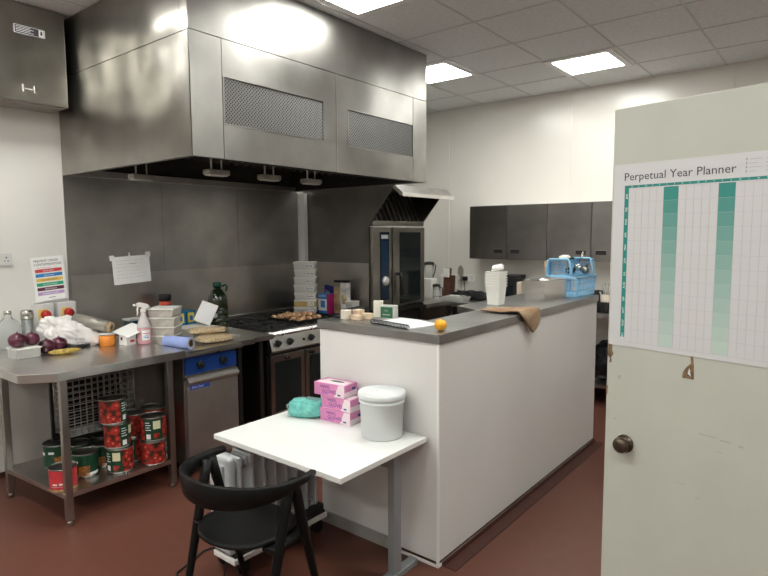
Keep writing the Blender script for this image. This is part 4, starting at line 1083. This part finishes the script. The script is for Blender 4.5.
# gastronorm pan
gp = thing('steel_pan', 'deep rectangular stainless steel pan on the island between white containers and blue basket', 'pan', (-1.772, 4.182, Z), math.radians(-8))
def hollow(m, a, b, a2, b2, h, th=.003):
    t_ = bmesh.new()
    def ring(x, y, z): return [t_.verts.new((sx*x, sy*y, z)) for sx, sy in ((-1,-1),(1,-1),(1,1),(-1,1))]
    R = [ring(a,b,0), ring(a2,b2,h), ring(a2-th,b2-th,h), ring(a-th,b-th,th)]
    t_.faces.new(R[0][::-1]); t_.faces.new(R[3])
    for p, q in zip(R, R[1:]):
        for k in range(4): t_.faces.new((p[k],p[(k+1)%4],q[(k+1)%4],q[k]))
    bmesh.ops.recalc_face_normals(t_, faces=t_.faces[:])
    m._add(t_)
m = MB().use(steel('steel_pan', (.80,.78,.75), .24, (1,1,.05), .002, 5)); hollow(m, .080, .160, .086, .166, .148); m.build('body', gp)
m = MB().use('tin'); a, b = .086, .166; w = .014
m.box(-a-w,a+w,-b-w,-b,.146,.149).box(-a-w,a+w,b,b+w,.146,.149).box(-a-w,-a,-b,b,.146,.149).box(a,a+w,-b,b,.146,.149)
m.build('rim', gp)
m = MB().use('paper2').blob((-4e-3,-.06,.12),(.05,.06,.035),.3,3,2,3).build('paper_inside', loc=(-1.78, 4.20, Z)); tag(m, 'crumpled white paper inside the steel pan', 'paper')
t = tag(MB().use('black').box(-1.84,-1.77,4.03,4.06,Z+.12,Z+.1515,.003).build('pan_grip'), 'small black grip showing above the rim of the steel pan', 'grip')

# blue baskets
def lattice(m, w, h, mx, nx, nz, th=.004, frame=.010):
    """slotted plastic panel in local xz, thickness in y"""
    m.box(-w,w,-th,th,0,frame,mx=mx).box(-w,w,-th,th,h-frame,h,mx=mx).box(-w,-w+frame,-th,th,frame,h-frame,mx=mx).box(w-frame,w,-th,th,frame,h-frame,mx=mx)
    for i in range(1,nx):
        x = -w+2*w*i/nx; m.box(x-.0035,x+.0035,-th*.6,th*.6,frame,h-frame,mx=mx)
    for j in range(1,nz):
        z = h*j/nz; m.box(-w,w,-th*.5,th*.5,z-.004,z+.004,mx=mx)
bk = thing('blue_basket', 'pale blue slotted plastic basket standing at the far end of the island', 'basket', (-1.71, 4.58, Z))
m = MB().use('basket'); bw, bl, bh = .10, .20, .150
for sgn in (-1, 1):
    lattice(m, bw, bh, T(0, sgn*(bl-.004), 0) @ RX(-sgn*.10*-1), 7, 3)
    lattice(m, bl, bh, T(sgn*(bw-.004), 0, 0) @ RZ(PI/2) @ RX(sgn*.10), 13, 3)
m.box(-bw,bw,-bl,bl,0,.005); m.build('body', bk)
w, l = bw+.022, bl+.022
MB().use('basket').box(-w,w,-l,-l+.02,bh-.004,bh+.006,.002).box(-w,w,l-.02,l,bh-.004,bh+.006,.002).box(-w,-w+.02,-l,l,bh-.004,bh+.006,.002).box(w-.02,w,-l,l,bh-.004,bh+.006,.002).build('rim', bk)
def upright(label, loc, rz, w=.095, h=.135):
    t = thing('blue_basket', label, 'basket', loc, rz, 'upright blue baskets')
    m = MB().use('basket')
    # tapered basket lying so that its open side faces -y
    sh = Matrix(((1,0,0,0),(0,1,0,0),(0,0,1,0),(0,0,0,1)))
    lattice(m, w*.86, h, T(0,.07,0), 9, 3)
    m.build('back', t)
    f = MB().use('basket')
    ptsf = [(-w,0,0),(-w,0,h*.35),(-w*.82,0,h*.93),(-w*.72,0,h),(w*.72,0,h),(w*.82,0,h*.93),(w,0,h*.35),(w,0,0)]
    f.tube([(x,-.03,z+.006) for x,_,z in ptsf], .007, 8, closed=True)
    for (x,_,z) in ptsf: f.cyl((x,-.03,z+.006),(x*.86,.07,min(z,h)*.98+.004),.0035,seg=6)
    f.build('rim', t)
    s_ = MB().use('basket').prism([(-w*.85,h-.004),(w*.80,h-.004),(w*.80,h+.002),(-w*.85,h+.002)], -.03, .07, 'y')
    for sx in (-1,1): s_.box(sx*w*.9-.002, sx*w*.9+.002, -.028, .07, .01, h*.85)
    s_.build('sides', t)
    return t
upright('pale blue slotted basket standing on its side behind the steel pan', (-1.775, 4.44, Z+.150), math.radians(8), .098, .135)
upright('pale blue slotted basket on end holding steel ladles, nearest the open door', (-1.665, 4.63, Z+.157), math.radians(6), .090, .135)
t = thing('steel_ladle', 'steel ladle sticking up out of the right-hand blue basket', 'ladle', (-1.665, 4.60, Z+.165))
MB().use('tin').blob((-.01,-.02,.055),(.034,.03,.03),.05,2,1,3).build('bowl', t); MB().use('tin').cyl((0,-.01,.08),(.02,.0,.185),.006,.008,8).build('handle', t)
t = thing('black_spatula', 'black utensil head lying in the right-hand blue basket', 'utensil', (-1.70, 4.58, Z+.160))
MB().use('black').blob((-.035,-.02,.035),(.04,.02,.028),.2,3,4,3).build('head', t)
t = thing('steel_whisk', 'steel whisk lying in the right-hand blue basket, at its right side', 'whisk', (-1.62, 4.59, Z+.160))
MB().use('tindark').blob((.0,-.01,.04),(.03,.025,.030),.15,4,6,3).build('wires', t); MB().use('wood').cyl((.01,-.01,.07),(.02,-.01,.09),.008,.006,8).build('handle', t)
t = tag(MB().use('lid').blob((-1.74,4.46,Z+.304),(.045,.035,.020),.3,3,9,3).use('green').blob((-1.70,4.475,Z+.300),(.03,.02,.012),.3,3,2,3).build('sponge_cloth'), 'white and green sponge cloth resting on top of the left upright basket', 'cloth')
t = tag(MB().use('pastry').blob((-1.895,4.46,Z+.225),(.015,.02,.05),.2,3,9,3).build('wooden_spoon_head'), 'pinkish spoon head beside the left upright basket', 'utensil')

# ------------------------------------------------------------------ back counter things
B = CZ+.0005
t = thing('blender', 'blender with a clear jug and black lid right beside the combi oven', 'blender', (-3.99, 5.86, B))
MB().use('lid').box(-.07,.075,-.07,.07,0,.235,.012).build('base', t); MB().use('clear').lathe([(.045,.236),(.062,.40),(.0,.401)],20,caps=False).build('jug', t)
MB().use('black').lathe([(.066,.402),(.066,.43),(.02,.44),(.001,.44)],20).tube([(.05,0,.40),(.10,0,.40),(.085,0,.32),(.058,0,.25)],.008,6).build('lid', t)
t = thing('white_microwave', 'white kitchen appliance behind the glass jug on the back counter', 'appliance', (-3.88, 6.13, B))
MB().use('lid').box(-.10,.14,-.03,.06,0,.27,.008).build('case', t)
t = thing('coffee_press', 'clear glass jug with a black lid and handle on the back counter', 'jug', (-3.80, 5.74, B))
MB().use('clear').lathe([(.042,0),(.045,.005),(.045,.15),(.0,.151)],20,caps=False).build('jug', t)
MB().use('black').lathe([(.048,.152),(.048,.175),(.01,.185),(.001,.185)],20).tube([(.045,0,.15),(.085,0,.14),(.085,0,.04),(.046,0,.03)],.006,6).build('lid', t)
MB().use('tin').lathe([(.047,.03),(.047,.035)],20,caps=False).lathe([(.047,.12),(.047,.125)],20,caps=False).build('bands', t)
t = thing('knife_block', 'dark red-brown knife block on the back counter', 'knife block', (-3.80, 6.00, B+.004))
MB().use('wood').box(-.05,.05,-.05,.06,0,.27,.006,mx=RY(.06)).build('block', t)
for x in (-.03, 0, .03): MB().use('wood').box(x-.008,x+.008,-.03,-.012,.27,.36,.003,mx=RY(.06)).build('knife_handle', t)
t = tag(MB().use('lid').box(-3.83,-3.75,5.93,5.945,B+.25,B+.36,.003).build('paper_note'), 'small pale card clipped to the knife block', 'card')
t = thing('wooden_spatula', 'grey paddle-shaped spatula leaning upright beside the knife block', 'spatula', (-3.77, 6.12, B))
MB().use('beige').cyl((0,0,0),(.04,.03,.26),.008,.008,8).build('handle', t); MB().use('film').blob((.05,.035,.31),(.042,.008,.080),.03,2,3,3).build('blade', t)
t = tag(MB().use('black').blob((-3.45,5.98,B+.045),(.26,.10,.05),.5,4,8,4,flat=B).build('black_cables'), 'heap of black cable and utensils in front of the knife block', 'cables')
t = thing('glass_tray', 'clear plastic tray of cutlery on the back counter edge', 'tray', (-3.55, 5.78, B))
m = MB().use('cloudy'); hollow(m, .13, .07, .15, .085, .045); m.build('tray', t)
MB().use('lid').box(-.08,.05,-.05,.02,.020,.06,.006).build('cloth_inside', t); 
MB().use('tin').cyl((-.09,0,.05),(.10,.05,.055),.005).cyl((-.05,.04,.05),(.12,-.02,.055),.005).build('cutlery', t)
t = thing('coffee_machine', 'black countertop coffee machine behind the nested white containers', 'coffee machine', (-2.96, 6.03, B))
MB().use('black').box(-.08,.10,-.10,.12,0,.30,.01).box(-.09,.11,-.13,.12,.27,.31,.008).build('body', t)
MB().use('blackglass').box(-.05,.06,-.108,-.1005,.03,.20).build('window', t); MB().use('beige').box(.101,.16,-.10,.12,0,.24,.01).build('water_tank', t)
t = thing('electric_kettle', 'black kettle on the back counter beyond the blue basket', 'kettle', (-2.00, 5.93, B))
MB().use('black').lathe([(.065,0),(.07,.01),(.062,.15),(.045,.19),(.001,.20)],24).tube([(.03,0,.19),(.08,0,.19),(.09,0,.12),(.07,0,.05)],.009,6).build('body', t)
t = thing('utensil_pot', 'beige pot of wire whisks on the back counter between basket and door', 'pot', (-1.87, 5.93, B))
MB().use('beige').lathe([(.05,0),(.058,.16),(.054,.16),(.046,.01),(.0,.01)],24,caps=False).build('pot', t)
m = MB().use('inkmid')
for k in range(6):
    a = k*1.05; m.tube([(.01*math.cos(a),.01*math.sin(a),.02),(.03*math.cos(a),.03*math.sin(a),.17),(.05*math.cos(a),.04*math.sin(a),.24),(.025*math.cos(a+.5),.02*math.sin(a+.5),.27)],.003,5)
m.build('whisks', t)
t = thing('dish_rack', 'black wire rack at the back counter edge between island and door', 'rack', (-1.85, 5.72, B))
m = MB().use('black')
for k in range(9): m.box(-.12+.03*k,-.112+.03*k,-.05,.05,0,.10)
m.box(-.12,.13,-.05,-.045,0,.008).box(-.12,.13,.045,.05,0,.008); m.build('rack', t)

# ------------------------------------------------------------------ things on the desk
D = DZ+.0005
bu = thing('plastic_bucket', 'white lidded plastic bucket on the desk', 'bucket', (-1.80, 2.222, D))
MB().use('bucket').lathe([(.099,0),(.105,.004),(.111,.178),(.118,.180),(.118,.191),(.113,.193),(.113,.203)], 48).build('body', bu)
MB().use('bucket').lathe([(.120,.203),(.123,.207),(.122,.225),(.119,.229),(.113,.228),(.110,.222),(.0,.222)], 48, caps=False).build('lid', bu, label='white snap-on lid')
hp = [(.124*math.cos(a), .124*math.sin(a), .182-.055*math.sin(a-PI)) for a in [PI+PI*k/16 for k in range(17)]]
MB().use('p_red').box(-.06,-.045,-.015,-.012,.2222,.2226).box(-.04,-.03,.0,.004,.2222,.2226).build('lid_mark', bu)
gg = 'pink boxes of disposable gloves'
def glove_box(label, loc, rz, name='GLOVES'):
    t = thing('glove_box', label, 'box', loc, rz, gg)
    w, d, h = .105, .058, .069
    MB().use('pinkbox').box(-w,w,-d,d,0,h,.0015).build('carton', t)
    m = MB().use('pinkbox2').prism([(.035,.001),(w-.001,.001),(w-.001,h-.001),(.065,h-.001)], -d-.0006, -d-.0001, 'y').box(w+.0001,w+.0006,-d+.002,d-.002,.001,h*.45)
    m.prism([(-w+.01,-d+.008),(w-.01,-d+.008),(w-.01,d-.03),(-w+.03,d-.02)], h+.0001, h+.0005, 'z')
    m.use('navy').text('VINYL', .024, T(-.062,-d-.0008,.041) @ TY, .0002, sx=1.1).text(name, .027, T(-.052,-d-.0008,.016) @ TY, .0002, sx=1.05)
    m.use('violet').box(-.08,-.01,-d-.001,-d-.0006,.008,.012).use('navy').box(.058,.078,-d-.001,-d-.0006,.010,.018).box(w+.0006,w+.001,.01,.04,.035,.05)
    m.build('print', t)
    MB().use('ink').lathe([(.03,0),(.0,.0006)],20,T(.01,.005,h+.0005)@Matrix.Diagonal((1.6,.5,1,1)),caps=False).build('opening', t)
    return t
glove_box('pink glove box at the bottom of the stack of three', (-2.125, 2.270, D), math.radians(4))
glove_box('pink glove box in the middle of the stack of three', (-2.12, 2.276, D+.0705), math.radians(1))
glove_box('pink glove box on top of the stack, shifted to the left', (-2.165, 2.268, D+.141), math.radians(5))
gpk = thing('glove_packet', 'bundle of aqua gloves in clear wrapping left of the pink boxes', 'packet', (-2.335, 2.215, D), math.radians(28))
MB().use('aqua').blob((0,0,.044),(.100,.070,.044),.14,3,5,4,power=.5,flat=.0005).build('gloves', gpk)
MB().use('wrap').blob((0,0,.046),(.110,.078,.047),.14,3.4,8,4,power=.6,flat=.0004).build('wrapping', gpk, label='clear crinkled wrapping')
MB().use('wrap').box(-.02,.05,-.015,.03,.095,.101,.002,mx=RY(.15)).build('tape_tab', gpk)
